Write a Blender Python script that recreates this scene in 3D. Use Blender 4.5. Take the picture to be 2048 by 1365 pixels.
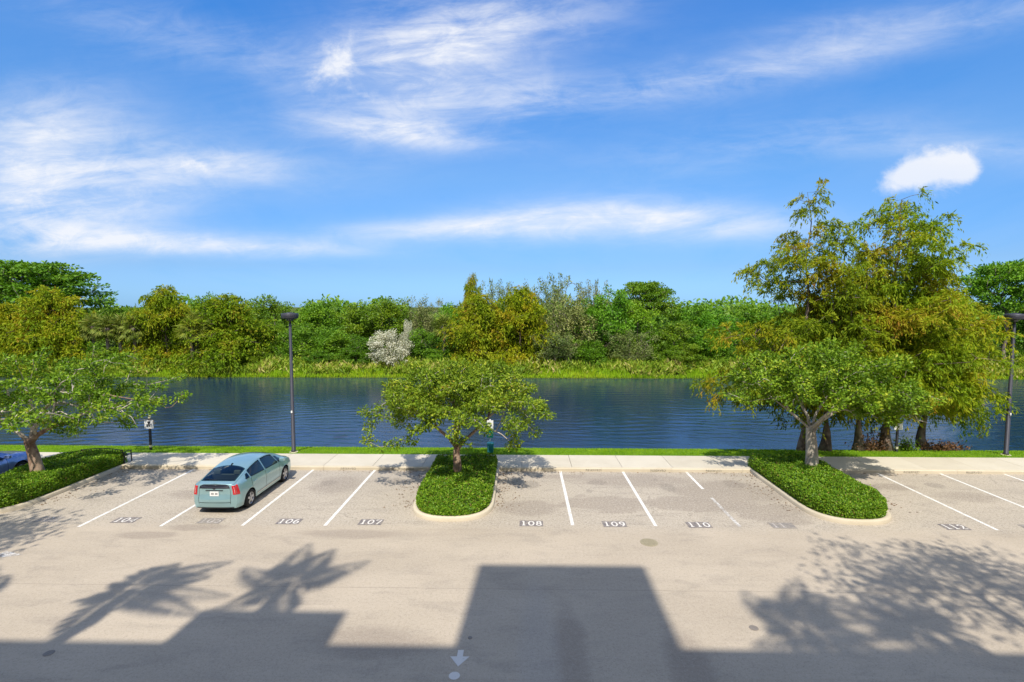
import bpy, bmesh, math, random
import numpy as np
from mathutils import Vector, Matrix, Euler

R = math.radians
sc = bpy.context.scene
for _o in list(bpy.data.objects):
    bpy.data.objects.remove(_o)

# ------------------------------------------------------------------ camera
cam_d = bpy.data.cameras.new('camera')
cam = bpy.data.objects.new('camera', cam_d)
sc.collection.objects.link(cam)
cam_d.sensor_width = 36.0
cam_d.lens = 18.28
cam_d.clip_start = 0.05
cam_d.clip_end = 5000
cam.location = (0, 0, 7.2)
cam.rotation_euler = (R(90 - 3.85), 0, R(1.157))
sc.camera = cam

# ------------------------------------------------------------------ light
SUN_DIR = Vector((0.05, 0.75, -1.0)).normalized()      # the way the light travels
SUN_EL = math.asin(-SUN_DIR.z)
sun_d = bpy.data.lights.new('sun', 'SUN')
sun_d.energy = 2.5
sun_d.angle = R(0.7)
sun_d.color = (1.0, 0.935, 0.83)
sun = bpy.data.objects.new('sun', sun_d)
sun.rotation_euler = SUN_DIR.to_track_quat('-Z', 'Y').to_euler()
sun.location = (0, -40, 60)
sc.collection.objects.link(sun)

sc.view_settings.view_transform = 'Standard'
sc.view_settings.look = 'None'
sc.view_settings.gamma = 1
sc.view_settings.use_curve_mapping = False
sc.view_settings.exposure = 1.05
sc.cycles.use_denoising = True
sc.cycles.max_bounces = 5
sc.cycles.diffuse_bounces = 3
sc.cycles.glossy_bounces = 3
sc.cycles.transmission_bounces = 4
sc.cycles.transparent_max_bounces = 4
sc.cycles.caustics_reflective = False
sc.cycles.caustics_refractive = False
sc.cycles.sample_clamp_indirect = 6


class G:
    """small node-graph helper"""
    def __init__(s, nt):
        s.nt = nt
        nt.nodes.clear()

    def n(s, t, **k):
        nd = s.nt.nodes.new(t)
        for a, b in k.items():
            setattr(nd, a, b)
        return nd

    def put(s, sock, v):
        if isinstance(v, bpy.types.NodeSocket):
            s.nt.links.new(v, sock)
        elif v is not None:
            sock.default_value = v

    def m(s, op, a, b=None, c=None, clamp=False):
        nd = s.n('ShaderNodeMath', operation=op, use_clamp=clamp)
        for i, v in enumerate((a, b, c)):
            if v is not None:
                s.put(nd.inputs[i], v)
        return nd.outputs[0]

    def mix(s, f, a, b, mode='MIX'):
        nd = s.n('ShaderNodeMix', data_type='RGBA', blend_type=mode)
        s.put(nd.inputs['Factor'], f)
        s.put(nd.inputs[6], a if not isinstance(a, tuple) else (*a, 1)[:4])
        s.put(nd.inputs[7], b if not isinstance(b, tuple) else (*b, 1)[:4])
        return nd.outputs[2]

    def noise(s, vec, scale, detail=4, rough=0.55, dist=0.0):
        nd = s.n('ShaderNodeTexNoise')
        if vec is not None:
            s.put(nd.inputs['Vector'], vec)
        nd.inputs['Scale'].default_value = scale
        nd.inputs['Detail'].default_value = detail
        nd.inputs['Roughness'].default_value = rough
        nd.inputs['Distortion'].default_value = dist
        return nd.outputs['Fac']

    def ramp(s, f, stops, interp='LINEAR'):
        nd = s.n('ShaderNodeValToRGB')
        cr = nd.color_ramp
        cr.interpolation = interp
        while len(cr.elements) < len(stops):
            cr.elements.new(0.5)
        for e, (p, c) in zip(cr.elements, stops):
            e.position = p
            e.color = (*c, 1) if isinstance(c, tuple) else (c, c, c, 1)
        s.put(nd.inputs[0], f)
        return nd.outputs[0]

    def smooth(s, v, lo, hi):
        nd = s.n('ShaderNodeMapRange', interpolation_type='SMOOTHSTEP')
        s.put(nd.inputs[0], v)
        s.put(nd.inputs[1], lo)
        s.put(nd.inputs[2], hi)
        return nd.outputs[0]

    def vec(s, x, y, z=0.0):
        nd = s.n('ShaderNodeCombineXYZ')
        for i, v in enumerate((x, y, z)):
            s.put(nd.inputs[i], v)
        return nd.outputs[0]

    def sep(s, v):
        nd = s.n('ShaderNodeSeparateXYZ')
        s.put(nd.inputs[0], v)
        return nd.outputs

    def scale(s, v, k):
        nd = s.n('ShaderNodeVectorMath', operation='MULTIPLY')
        s.put(nd.inputs[0], v)
        nd.inputs[1].default_value = k
        return nd.outputs[0]


# ------------------------------------------------------------------ sky
world = bpy.data.worlds.new('World')
sc.world = world
world.use_nodes = True
g = G(world.node_tree)
sky = g.n('ShaderNodeTexSky', sky_type='NISHITA')
sky.sun_disc = False
sky.sun_elevation = SUN_EL
sky.sun_rotation = math.atan2(-SUN_DIR.x, -SUN_DIR.y)
sky.altitude = 0
sky.air_density = 1.0
sky.dust_density = 0.25
sky.ozone_density = 2.0
tc = g.n('ShaderNodeTexCoord')
dx, dy, dz = g.sep(tc.outputs['Generated'])
# clear, saturated blue air: the same grade of the sky texture all round the horizon
grade = g.ramp(dz, [(0.0, (0.20, 0.40, 0.85)), (0.07, (0.235, 0.385, 0.65)), (0.233, (0.31, 0.565, 0.80)), (0.38, (0.20, 0.61, 0.98)), (0.46, (0.16, 0.61, 1.06)), (1.0, (0.16, 0.61, 1.06))])
blue = g.mix(1.0, sky.outputs[0], grade, 'MULTIPLY')
ys = g.m('MAXIMUM', dy, 0.08)
front = g.smooth(dy, 0.1, 0.3)
ca = g.m('DIVIDE', dx, ys)
cb = g.m('DIVIDE', dz, ys)
# streak noise: long in azimuth, short in elevation, leaning a little
la = g.m('ADD', ca, g.m('MULTIPLY', cb, 0.9))
lb = g.m('SUBTRACT', cb, g.m('MULTIPLY', ca, 0.10))
streak = g.noise(g.vec(g.m('MULTIPLY', la, 1.0), g.m('MULTIPLY', lb, 5.5), 3.1), 3.4, 12, 0.66, 0.45)
streak2 = g.noise(g.vec(g.m('MULTIPLY', ca, 1.6), g.m('MULTIPLY', cb, 3.6), 7.7), 6.0, 12, 0.68, 0.9)
puff = g.noise(g.vec(ca, g.m('MULTIPLY', cb, 1.25), 5.3), 15.0, 10, 0.62, 0.2)


def cloud_mask(items):
    tot = None
    for (a0, b0, ra, rb, th, w) in items:
        u0 = g.m('SUBTRACT', ca, a0)
        v0 = g.m('SUBTRACT', cb, b0)
        c, s_ = math.cos(th), math.sin(th)
        u = g.m('ADD', g.m('MULTIPLY', u0, c / ra), g.m('MULTIPLY', v0, s_ / ra))
        v = g.m('ADD', g.m('MULTIPLY', u0, -s_ / rb), g.m('MULTIPLY', v0, c / rb))
        q = g.m('ADD', g.m('MULTIPLY', u, u), g.m('MULTIPLY', v, v))
        e = g.m('MULTIPLY', g.m('POWER', 2.71828, g.m('MULTIPLY', q, -1.0)), w)
        tot = e if tot is None else g.m('ADD', tot, e)
    return tot


wisps = cloud_mask([
    (-0.20, 0.44, 0.19, 0.11, 0.25, 1.25), (-0.05, 0.52, 0.22, 0.06, 0.15, 0.9), (0.0, 0.385, 0.09, 0.035, 0.2, 0.7),
    (-0.22, 0.325, 0.17, 0.022, -0.10, 1.15), (-0.62, 0.50, 0.30, 0.05, -0.25, 0.45),
    (-0.95, 0.29, 0.18, 0.10, 0.3, 1.35), (-0.84, 0.20, 0.24, 0.075, 0.25, 1.2), (-0.55, 0.265, 0.16, 0.035, -0.1, 0.75),
    (-0.80, 0.125, 0.26, 0.022, -0.02, 1.35), (-0.50, 0.112, 0.18, 0.016, -0.03, 0.95),
    (0.10, 0.165, 0.20, 0.034, 0.06, 1.2), (-0.16, 0.145, 0.20, 0.020, 0.03, 0.9), (0.34, 0.155, 0.20, 0.030, 0.0, 0.95),
    (0.50, 0.455, 0.30, 0.035, 0.16, 0.66), (0.25, 0.40, 0.28, 0.035, 0.12, 0.42), (0.75, 0.53, 0.3, 0.03, 0.1, 0.5),
    (0.45, 0.30, 0.30, 0.05, 0.1, 0.36), (0.9, 0.28, 0.3, 0.03, -0.1, 0.45)])
sm = g.m('ADD', g.m('MULTIPLY', streak, 0.62), g.m('MULTIPLY', streak2, 0.38))
wd = g.m('MULTIPLY', wisps, g.smooth(sm, 0.35, 0.74))
soft = g.noise(g.vec(g.m('MULTIPLY', la, 0.8), g.m('MULTIPLY', lb, 2.6), 9.3), 2.2, 5, 0.5, 0.3)
wd = g.m('ADD', g.m('MULTIPLY', wd, 0.80), g.m('MULTIPLY', wisps, g.m('MULTIPLY', g.smooth(soft, 0.30, 0.66), 0.42)))
solid = cloud_mask([(0.772, 0.256, 0.066, 0.042, 0.0, 1.2), (0.700, 0.236, 0.048, 0.026, 0.35, 0.9), (0.825, 0.248, 0.030, 0.026, 0.1, 0.55),
                    (-0.345, 0.462, 0.075, 0.050, 0.5, 0.66), (-0.29, 0.40, 0.08, 0.025, 0.0, 0.45), (-0.63, 0.268, 0.055, 0.017, -0.1, 0.55)])
sd = g.m('MULTIPLY', g.smooth(solid, 0.08, 0.30), g.smooth(g.m('ADD', solid, g.m('MULTIPLY', g.m('SUBTRACT', puff, 0.5), 1.6)), 0.30, 1.05))
# the rest of the dome carries denser cloud, added out of view for fill light
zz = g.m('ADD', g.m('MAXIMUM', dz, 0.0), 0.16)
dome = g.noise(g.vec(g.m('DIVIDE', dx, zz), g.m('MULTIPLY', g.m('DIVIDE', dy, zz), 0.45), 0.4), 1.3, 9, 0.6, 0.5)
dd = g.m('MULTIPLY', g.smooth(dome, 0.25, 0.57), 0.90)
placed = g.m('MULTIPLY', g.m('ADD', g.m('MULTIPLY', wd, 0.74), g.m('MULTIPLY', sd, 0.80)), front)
# added fill cloud all but fades ahead, leaving the banks placed above
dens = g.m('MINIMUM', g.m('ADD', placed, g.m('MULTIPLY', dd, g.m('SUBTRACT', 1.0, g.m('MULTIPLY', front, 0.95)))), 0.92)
above = g.smooth(dz, -0.02, 0.06)
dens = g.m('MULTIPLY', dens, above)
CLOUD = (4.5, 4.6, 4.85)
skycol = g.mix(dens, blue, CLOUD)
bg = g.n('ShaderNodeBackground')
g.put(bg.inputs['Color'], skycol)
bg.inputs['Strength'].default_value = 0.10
wo = g.n('ShaderNodeOutputWorld')
world.node_tree.links.new(bg.outputs[0], wo.inputs[0])


# ------------------------------------------------------------------ mesh helpers
COL = sc.collection


def link(name, data, parent=None, loc=None, rz=None):
    o = bpy.data.objects.new(name, data)
    COL.objects.link(o)
    if parent is not None:
        o.parent = parent
    if loc is not None:
        o.location = loc
    if rz is not None:
        o.rotation_euler = (0, 0, rz)
    return o


def tag(o, label, cat, group=None):
    o['label'] = label
    o['category'] = cat
    if group:
        o['group'] = group
    return o


def structure(o):
    o['kind'] = 'structure'
    return o


def empty(name, loc=(0, 0, 0), rz=0.0):
    o = link(name, None, None, loc, rz)
    o.empty_display_size = 0.2
    return o


def mesh_np(name, V, F, mat, smooth=False):
    """V (n,3), F (m,k) arrays -> mesh"""
    me = bpy.data.meshes.new(name)
    V = np.asarray(V, dtype=np.float32)
    F = np.asarray(F, dtype=np.int32)
    m, k = F.shape
    me.vertices.add(len(V))
    me.vertices.foreach_set('co', V.ravel())
    me.loops.add(m * k)
    me.loops.foreach_set('vertex_index', F.ravel())
    me.polygons.add(m)
    me.polygons.foreach_set('loop_start', np.arange(0, m * k, k, dtype=np.int32))
    me.polygons.foreach_set('loop_total', np.full(m, k, dtype=np.int32))
    me.update(calc_edges=True)
    me.validate()
    if smooth:
        me.polygons.foreach_set('use_smooth', np.ones(len(me.polygons), dtype=bool))
    if mat is not None:
        me.materials.append(mat)
    return me


class MB:
    """collects simple shapes into one mesh"""
    def __init__(s):
        s.v, s.f = [], []

    def add(s, vs, fs):
        b = len(s.v)
        s.v += [tuple(v) for v in vs]
        s.f += [tuple(i + b for i in f) for f in fs]
        return s

    def box(s, x0, x1, y0, y1, z0, z1):
        return s.add([(x0, y0, z0), (x1, y0, z0), (x1, y1, z0), (x0, y1, z0), (x0, y0, z1), (x1, y0, z1), (x1, y1, z1), (x0, y1, z1)],
                     [(0, 3, 2, 1), (4, 5, 6, 7), (0, 1, 5, 4), (1, 2, 6, 5), (2, 3, 7, 6), (3, 0, 4, 7)])

    def lathe(s, prof, n=16, c=(0, 0, 0), cap=True):
        vs, fs = [], []
        for r, z in prof:
            for k in range(n):
                a = 2 * math.pi * k / n
                vs.append((c[0] + r * math.cos(a), c[1] + r * math.sin(a), c[2] + z))
        for i in range(len(prof) - 1):
            for k in range(n):
                k2 = (k + 1) % n
                fs.append((i * n + k, i * n + k2, (i + 1) * n + k2, (i + 1) * n + k))
        if cap:
            fs.append(tuple(range(n))[::-1])
            fs.append(tuple(range((len(prof) - 1) * n, len(prof) * n)))
        return s.add(vs, fs)

    def tube(s, pts, rads, n=6):
        pts = [Vector(p) for p in pts]
        vs, fs = [], []
        up = None
        for i, p in enumerate(pts):
            t = (pts[min(i + 1, len(pts) - 1)] - pts[max(i - 1, 0)]).normalized()
            if up is None:
                up = Vector((1, 0, 0)) if abs(t.x) < 0.8 else Vector((0, 1, 0))
            a = t.cross(up).normalized()
            b = a.cross(t).normalized()
            up = b
            r = rads[i] if hasattr(rads, '__len__') else rads
            for k in range(n):
                th = 2 * math.pi * k / n
                vs.append(p + a * r * math.cos(th) + b * r * math.sin(th))
        for i in range(len(pts) - 1):
            for k in range(n):
                k2 = (k + 1) % n
                fs.append((i * n + k, (i + 1) * n + k, (i + 1) * n + k2, i * n + k2))
        fs.append(tuple(range(n)))
        fs.append(tuple(range((len(pts) - 1) * n, len(pts) * n))[::-1])
        return s.add(vs, fs)

    def mesh(s, name, mat, smooth=False):
        me = bpy.data.meshes.new(name)
        me.from_pydata(s.v, [], s.f)
        me.validate()
        if smooth:
            me.polygons.foreach_set('use_smooth', np.ones(len(me.polygons), dtype=bool))
        me.materials.append(mat)
        me.update()
        return me

    def build(s, name, mat, parent=None, loc=None, rz=None, smooth=False, bevel=0.0):
        me = s.mesh(name, mat, smooth)
        if bevel:
            bm = bmesh.new()
            bm.from_mesh(me)
            bmesh.ops.bevel(bm, geom=[e for e in bm.edges if e.calc_face_angle(0) > 0.6], offset=bevel, segments=2, affect='EDGES', profile=0.5)
            bm.to_mesh(me)
            bm.free()
        return link(name, me, parent, loc, rz)


# ------------------------------------------------------------------ materials
def mat_new(name):
    m = bpy.data.materials.new(name)
    m.use_nodes = True
    return m, G(m.node_tree)


def finish(m, g, shader):
    o = g.n('ShaderNodeOutputMaterial')
    m.node_tree.links.new(shader, o.inputs[0])
    return m


def principled(g, color, rough=0.6, metal=0.0, spec=0.5, normal=None, coat=0.0):
    p = g.n('ShaderNodeBsdfPrincipled')
    g.put(p.inputs['Base Color'], (*color, 1) if isinstance(color, tuple) else color)
    g.put(p.inputs['Roughness'], rough)
    p.inputs['Metallic'].default_value = metal
    p.inputs['Specular IOR Level'].default_value = spec
    p.inputs['Coat Weight'].default_value = coat
    if normal is not None:
        g.put(p.inputs['Normal'], normal)
    return p


def bump(g, h, strength=0.3, dist=0.02):
    b = g.n('ShaderNodeBump')
    g.put(b.inputs['Height'], h)
    b.inputs['Strength'].default_value = strength
    b.inputs['Distance'].default_value = dist
    return b.outputs[0]


def wpos(g):
    return g.n('ShaderNodeNewGeometry').outputs['Position']


def simple(name, color, rough=0.5, metal=0.0, var=0.12, scale=6.0, spec=0.5, coat=0.0):
    m, g = mat_new(name)
    nz = g.noise(wpos(g), scale, 5, 0.6)
    k = tuple(max(0, c * (1 - var)) for c in color), tuple(min(1, c * (1 + var)) for c in color)
    col = g.mix(nz, k[0], k[1])
    return finish(m, g, principled(g, col, rough, metal, spec, None, coat).outputs[0])


def leaf_mat(name, stops, trans=0.3, rough=0.5, patch=0.5, pscale=0.6, spec=0.25):
    """leaf colour: random per leaf, drifting over the crown; times the tree's own tint"""
    m, g = mat_new(name)
    geo = g.n('ShaderNodeNewGeometry')
    rnd = geo.outputs['Random Per Island']
    nz = g.noise(geo.outputs['Position'], pscale, 3, 0.5)
    f = g.m('ADD', g.m('MULTIPLY', rnd, 1 - patch), g.m('MULTIPLY', g.smooth(nz, 0.3, 0.7), patch))
    col = g.ramp(f, stops)
    oi = g.n('ShaderNodeObjectInfo')
    col = g.mix(1.0, col, oi.outputs['Color'], 'MULTIPLY')
    p = principled(g, col, rough, 0, spec)
    t = g.n('ShaderNodeBsdfTranslucent')
    tcol = g.mix(1.0, col, (1.25, 1.2, 0.55), 'MULTIPLY')
    g.put(t.inputs['Color'], tcol)
    mx = g.n('ShaderNodeMixShader')
    mx.inputs[0].default_value = trans
    m.node_tree.links.new(p.outputs[0], mx.inputs[1])
    m.node_tree.links.new(t.outputs[0], mx.inputs[2])
    return finish(m, g, mx.outputs[0])


def bark_mat(name, c1, c2, c3, scale=5.0, blotch=1.6):
    m, g = mat_new(name)
    p = wpos(g)
    a = g.noise(g.scale(p, (1, 1, 0.35)), scale, 7, 0.65, 0.4)
    b = g.noise(p, blotch, 4, 0.55, 0.6)
    col = g.ramp(a, [(0.30, c1), (0.52, c2), (0.72, c3)])
    col = g.mix(g.smooth(b, 0.42, 0.62), col, c3)
    nm = bump(g, a, 0.7, 0.03)
    return finish(m, g, principled(g, col, 0.85, 0, 0.2, nm).outputs[0])


# asphalt, with stains of their own shape
def asphalt_mat():
    m, g = mat_new('asphalt')
    p = wpos(g)
    x, y, z = g.sep(p)
    agg = g.noise(p, 34.0, 3, 0.8)
    agg2 = g.noise(p, 13.0, 3, 0.75)
    big = g.noise(g.scale(p, (0.6, 1.0, 1.0)), 0.32, 5, 0.6, 0.3)
    mid = g.noise(g.scale(p, (0.5, 1.2, 1.0)), 1.3, 5, 0.62, 0.4)
    base = g.mix(g.smooth(big, 0.30, 0.72), (0.415, 0.350, 0.268), (0.495, 0.420, 0.324))
    # stall surface is older, greyer and paler than the driving lane
    stall = g.smooth(g.m('ADD', y, g.m('MULTIPLY', mid, 0.8)), 16.4, 17.4)
    base = g.mix(g.m('MULTIPLY', stall, 0.45), base, (0.440, 0.390, 0.318))
    base = g.mix(g.m('MULTIPLY', g.smooth(mid, 0.48, 0.74), 0.35), base, (0.238, 0.206, 0.172))

    def blot(cx, cy, rx, ry, soft=0.35, wob=0.9):
        u = g.m('DIVIDE', g.m('SUBTRACT', x, cx), rx)
        v = g.m('DIVIDE', g.m('SUBTRACT', y, cy), ry)
        d = g.m('ADD', g.m('MULTIPLY', u, u), g.m('MULTIPLY', v, v))
        d = g.m('ADD', d, g.m('ADD', g.m('MULTIPLY', g.m('SUBTRACT', mid, 0.5), wob * 4), g.m('MULTIPLY', g.m('SUBTRACT', big, 0.5), wob * 3)))
        return g.m('SUBTRACT', 1.0, g.smooth(d, 1.0 - soft, 1.0 + soft))
    st = None
    for a in [(3.1, 18.55, 1.6, 0.85, 0.3), (6.4, 18.6, 2.2, 0.75, 0.3), (8.0, 20.0, 2.0, 1.1, 0.6), (4.6, 21.2, 2.6, 0.8, 0.7),
              (0.2, 18.2, 1.0, 0.6, 0.7), (8.8, 17.7, 1.2, 0.9, 0.35), (-10.6, 16.3, 0.9, 0.22, 0.8), (-12.0, 15.7, 0.9, 0.25, 0.8),
              (-5.0, 15.9, 2.0, 0.3, 0.8), (14.8, 20.6, 0.8, 0.35, 0.8), (-12.6, 19.2, 0.9, 0.5, 0.8), (-7.5, 20.4, 0.9, 0.9, 0.9),
              (16.8, 19.5, 1.1, 0.5, 0.9), (1.6, 21.6, 1.4, 0.3, 0.7), (1.0, 10.2, 0.35, 1.8, 0.9), (3.4, 9.8, 0.4, 1.5, 0.9), (-3.3, 10.6, 1.2, 0.5, 0.9)]:
        b = blot(*a)
        st = b if st is None else g.m('MAXIMUM', st, b)
    oil = None
    for a in [(-13.1, 20.7, .30, .34, .6), (-7.9, 20.6, .34, .30, .6), (-5.2, 20.9, .22, .36, .6), (0.35, 20.6, .30, .42, .6), (3.05, 20.9, .36, .34, .6), (5.8, 20.4, .30, .44, .6), (8.6, 20.8, .36, .40, .6), (13.9, 20.5, .30, .36, .6), (16.6, 20.8, .30, .30, .6), (2.6, 19.9, .12, .16, .6), (5.5, 21.3, .12, .14, .6)]:
        b = blot(*a)
        oil = b if oil is None else g.m('MAXIMUM', oil, b)
    base = g.mix(g.m('MULTIPLY', oil, 0.33), base, (0.11, 0.095, 0.085))
    seam = g.m('SUBTRACT', 1.0, g.smooth(g.m('ABSOLUTE', g.m('SUBTRACT', g.m('ADD', y, g.m('MULTIPLY', mid, 0.10)), 12.85)), 0.004, 0.03))
    base = g.mix(g.m('MULTIPLY', seam, 0.28), base, (0.20, 0.17, 0.14))
    trk = g.noise(g.scale(p, (0.10, 2.6, 1.0)), 1.0, 4, 0.6, 0.2)
    base = g.mix(g.m('MULTIPLY', g.smooth(trk, 0.56, 0.72), 0.16), base, (0.26, 0.22, 0.18))
    base = g.mix(g.m('MULTIPLY', st, 0.50), base, (0.250, 0.205, 0.165))
    # pale tyre-worn track near the lane's edge
    tr = blot(0.35, 9.8, 0.42, 3.2, 0.8, 0.3)
    base = g.mix(g.m('MULTIPLY', tr, 0.4), base, (0.40, 0.36, 0.31))
    # hairline cracks round the patches
    vo = g.n('ShaderNodeTexVoronoi', feature='DISTANCE_TO_EDGE')
    wv = g.n('ShaderNodeVectorMath', operation='ADD')
    g.put(wv.inputs[0], g.scale(p, (0.55, 0.9, 1)))
    g.put(wv.inputs[1], g.vec(g.m('MULTIPLY', mid, 0.7), g.m('MULTIPLY', agg2, 0.25), 0.0))
    g.put(vo.inputs['Vector'], wv.outputs[0])
    vo.inputs['Scale'].default_value = 0.55
    cr = g.m('SUBTRACT', 1.0, g.smooth(vo.outputs['Distance'], 0.002, 0.012))
    cr = g.m('MULTIPLY', cr, g.m('MULTIPLY', stall, g.smooth(big, 0.42, 0.6)))
    base = g.mix(g.m('MULTIPLY', cr, 0.40), base, (0.14, 0.12, 0.10))
    sp = g.m('ADD', g.m('MULTIPLY', agg, 0.6), g.m('MULTIPLY', agg2, 0.4))
    base = g.mix(g.m('MULTIPLY', g.smooth(sp, 0.49, 0.38), g.m('ADD', 0.32, g.m('MULTIPLY', stall, 0.45))), base, (0.13, 0.115, 0.10))
    base = g.mix(g.m('MULTIPLY', g.smooth(sp, 0.51, 0.62), g.m('ADD', 0.28, g.m('MULTIPLY', stall, 0.42))), base, (0.58, 0.53, 0.45))
    nm = bump(g, sp, 0.35, 0.012)
    return finish(m, g, principled(g, base, 0.88, 0, 0.25, nm).outputs[0])


def paint_mat(name, color, under, wear_lo, wear_hi, scale=5.0):
    m, g = mat_new(name)
    p = wpos(g)
    a = g.noise(p, scale, 6, 0.7, 0.4)
    b = g.noise(p, 38.0, 3, 0.7)
    f = g.smooth(g.m('ADD', g.m('MULTIPLY', a, 0.7), g.m('MULTIPLY', b, 0.3)), wear_lo, wear_hi)
    col = g.mix(f, under, color)
    return finish(m, g, principled(g, col, 0.7, 0, 0.3).outputs[0])


def concrete_mat(name, c1, c2, c3):
    m, g = mat_new(name)
    p = wpos(g)
    a = g.noise(p, 1.1, 6, 0.6, 0.3)
    b = g.noise(p, 30.0, 4, 0.7)
    d = g.noise(g.scale(p, (1, 1, 3)), 4.5, 6, 0.7, 0.6)
    oi = g.n('ShaderNodeObjectInfo')
    col = g.ramp(g.m('ADD', g.m('MULTIPLY', a, 0.8), g.m('MULTIPLY', oi.outputs['Random'], 0.2)), [(0.30, c1), (0.65, c2)])
    col = g.mix(g.m('MULTIPLY', g.smooth(d, 0.58, 0.72), 0.35), col, c3)
    col = g.mix(g.m('MULTIPLY', g.smooth(b, 0.55, 0.75), 0.25), col, c3)
    nm = bump(g, b, 0.2, 0.006)
    return finish(m, g, principled(g, col, 0.85, 0, 0.25, nm).outputs[0])


M = {}
M['asphalt'] = asphalt_mat()
M['line'] = paint_mat('line_paint', (0.76, 0.74, 0.69), (0.47, 0.42, 0.35), 0.34, 0.52, 6.0)
M['line_worn'] = paint_mat('worn_line_paint', (0.66, 0.64, 0.60), (0.33, 0.29, 0.245), 0.44, 0.58)
M['panel'] = paint_mat('number_panel', (0.15, 0.135, 0.14), (0.36, 0.31, 0.25), 0.34, 0.60, 9.0)
M['panel_worn'] = paint_mat('number_panel_worn', (0.22, 0.20, 0.185), (0.33, 0.29, 0.245), 0.40, 0.60, 7.0)
M['digit'] = paint_mat('number_paint', (0.70, 0.66, 0.60), (0.42, 0.38, 0.33), 0.28, 0.46, 11.0)
M['digit_worn'] = paint_mat('number_paint_worn', (0.52, 0.48, 0.44), (0.34, 0.30, 0.26), 0.40, 0.58, 9.0)
M['stencil'] = paint_mat('stencil_paint', (0.055, 0.05, 0.05), (0.50, 0.45, 0.36), 0.36, 0.55, 22.0)
M['walk'] = concrete_mat('sidewalk_concrete', (0.53, 0.475, 0.37), (0.60, 0.545, 0.435), (0.42, 0.37, 0.30))
M['kerb'] = concrete_mat('kerb_concrete', (0.52, 0.45, 0.33), (0.60, 0.525, 0.395), (0.29, 0.24, 0.18))
M['metal_dark'] = simple('dark_bronze_metal', (0.058, 0.058, 0.072), 0.45, 0.35, 0.2, 3.0)
M['black'] = simple('black_metal', (0.022, 0.022, 0.026), 0.5, 0.2, 0.2, 5.0)
M['white'] = simple('white_sheet', (0.80, 0.79, 0.76), 0.5, 0, 0.04, 5.0)
M['soil'] = simple('mulch', (0.10, 0.065, 0.04), 0.95, 0, 0.5, 14.0, 0.1)
M['wall'] = concrete_mat('stucco', (0.74, 0.70, 0.62), (0.80, 0.76, 0.68), (0.68, 0.63, 0.55))
M['pane'] = simple('window_glass', (0.03, 0.04, 0.05), 0.06, 0, 0.1, 1.0, 0.8)


def lawn_mat():
    m, g = mat_new('lawn_grass')
    p = wpos(g)
    a = g.noise(p, 1.6, 5, 0.6, 0.3)
    b = g.noise(p, 26.0, 4, 0.7)
    col = g.ramp(g.m('ADD', g.m('MULTIPLY', a, 0.55), g.m('MULTIPLY', b, 0.45)),
                 [(0.28, (0.070, 0.145, 0.006)), (0.50, (0.130, 0.250, 0.008)), (0.72, (0.210, 0.300, 0.018))])
    nm = bump(g, b, 0.8, 0.05)
    return finish(m, g, principled(g, col, 0.8, 0, 0.2, nm).outputs[0])


def bank_mat():
    m, g = mat_new('bank_soil')
    p = wpos(g)
    a = g.noise(p, 0.35, 5, 0.6, 0.3)
    b = g.noise(p, 5.0, 5, 0.7)
    col = g.ramp(g.m('ADD', g.m('MULTIPLY', a, 0.6), g.m('MULTIPLY', b, 0.4)),
                 [(0.30, (0.040, 0.055, 0.012)), (0.50, (0.085, 0.120, 0.016)), (0.70, (0.150, 0.155, 0.040))])
    return finish(m, g, principled(g, col, 0.95, 0, 0.1, bump(g, b, 0.6, 0.1)).outputs[0])


def water_mat():
    m, g = mat_new('lake_water')
    p = wpos(g)
    x, y, z = g.sep(p)
    w2 = g.noise(g.vec(x, g.m('MULTIPLY', y, 1.6), 5.0), 4.5, 4, 0.6, 0.3)
    nm = bump(g, w2, 0.28, 0.04)
    p = principled(g, (0.006, 0.024, 0.068), 0.03, 0, 0.5, nm)
    p.inputs['IOR'].default_value = 1.5
    return finish(m, g, p.outputs[0])


M['lawn'] = lawn_mat()
M['bank'] = bank_mat()
M['water'] = water_mat()

# ================================================================== THE SETTING
rng = np.random.default_rng(7)


def profile_sheet(name, ys, zs, xs, mat, wob=0.0, wob_y=0.0):
    nx, ny = len(xs), len(ys)
    V = np.zeros((nx * ny, 3))
    r = np.random.default_rng(3)
    for j in range(ny):
        for i in range(nx):
            V[j * nx + i] = (xs[i], ys[j] + wob_y * math.sin(xs[i] * 0.9 + 1.3 * math.sin(xs[i] * 0.37)), zs[j] + r.uniform(-wob, wob))
    F = [(j * nx + i, j * nx + i + 1, (j + 1) * nx + i + 1, (j + 1) * nx + i) for j in range(ny - 1) for i in range(nx - 1)]
    return link(name, mesh_np(name, V, F, mat, True))


gx = [-1800, -600, -200] + list(range(-96, 97, 6)) + [200, 600, 1800]
structure(profile_sheet('ground', [-700, -60, 22, 24.2, 26.4, 26.9, 29, 52, 54.0, 55.2, 57, 60, 70, 120, 500, 2600],
                        [-0.06, -0.06, -0.06, -0.06, -0.36, -0.9, -2.0, -2.0, -0.95, -0.46, 0.0, 0.35, 0.7, 0.8, 0.8, 0.8], gx, M['bank'], 0.03))
lx = list(np.arange(-60, 60.1, 0.5))
lawn = structure(profile_sheet('lawn', [24.25, 24.6, 25.1, 25.6, 26.1, 26.5, 26.8, 27.05, 27.35],
                               [0.115, 0.11, 0.06, -0.01, -0.09, -0.17, -0.27, -0.50, -0.85], lx, M['lawn'], 0.012, 0.07))


def lawn_z(y):
    return np.interp(y, [24.25, 24.6, 25.1, 25.6, 26.1, 26.5, 26.8, 27.05], [0.115, 0.11, 0.06, -0.01, -0.09, -0.17, -0.27, -0.50])


def far_z(y):
    return np.interp(y, [54.0, 55.2, 57, 60, 70, 120], [-0.95, -0.46, 0.0, 0.35, 0.7, 0.8])


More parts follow.
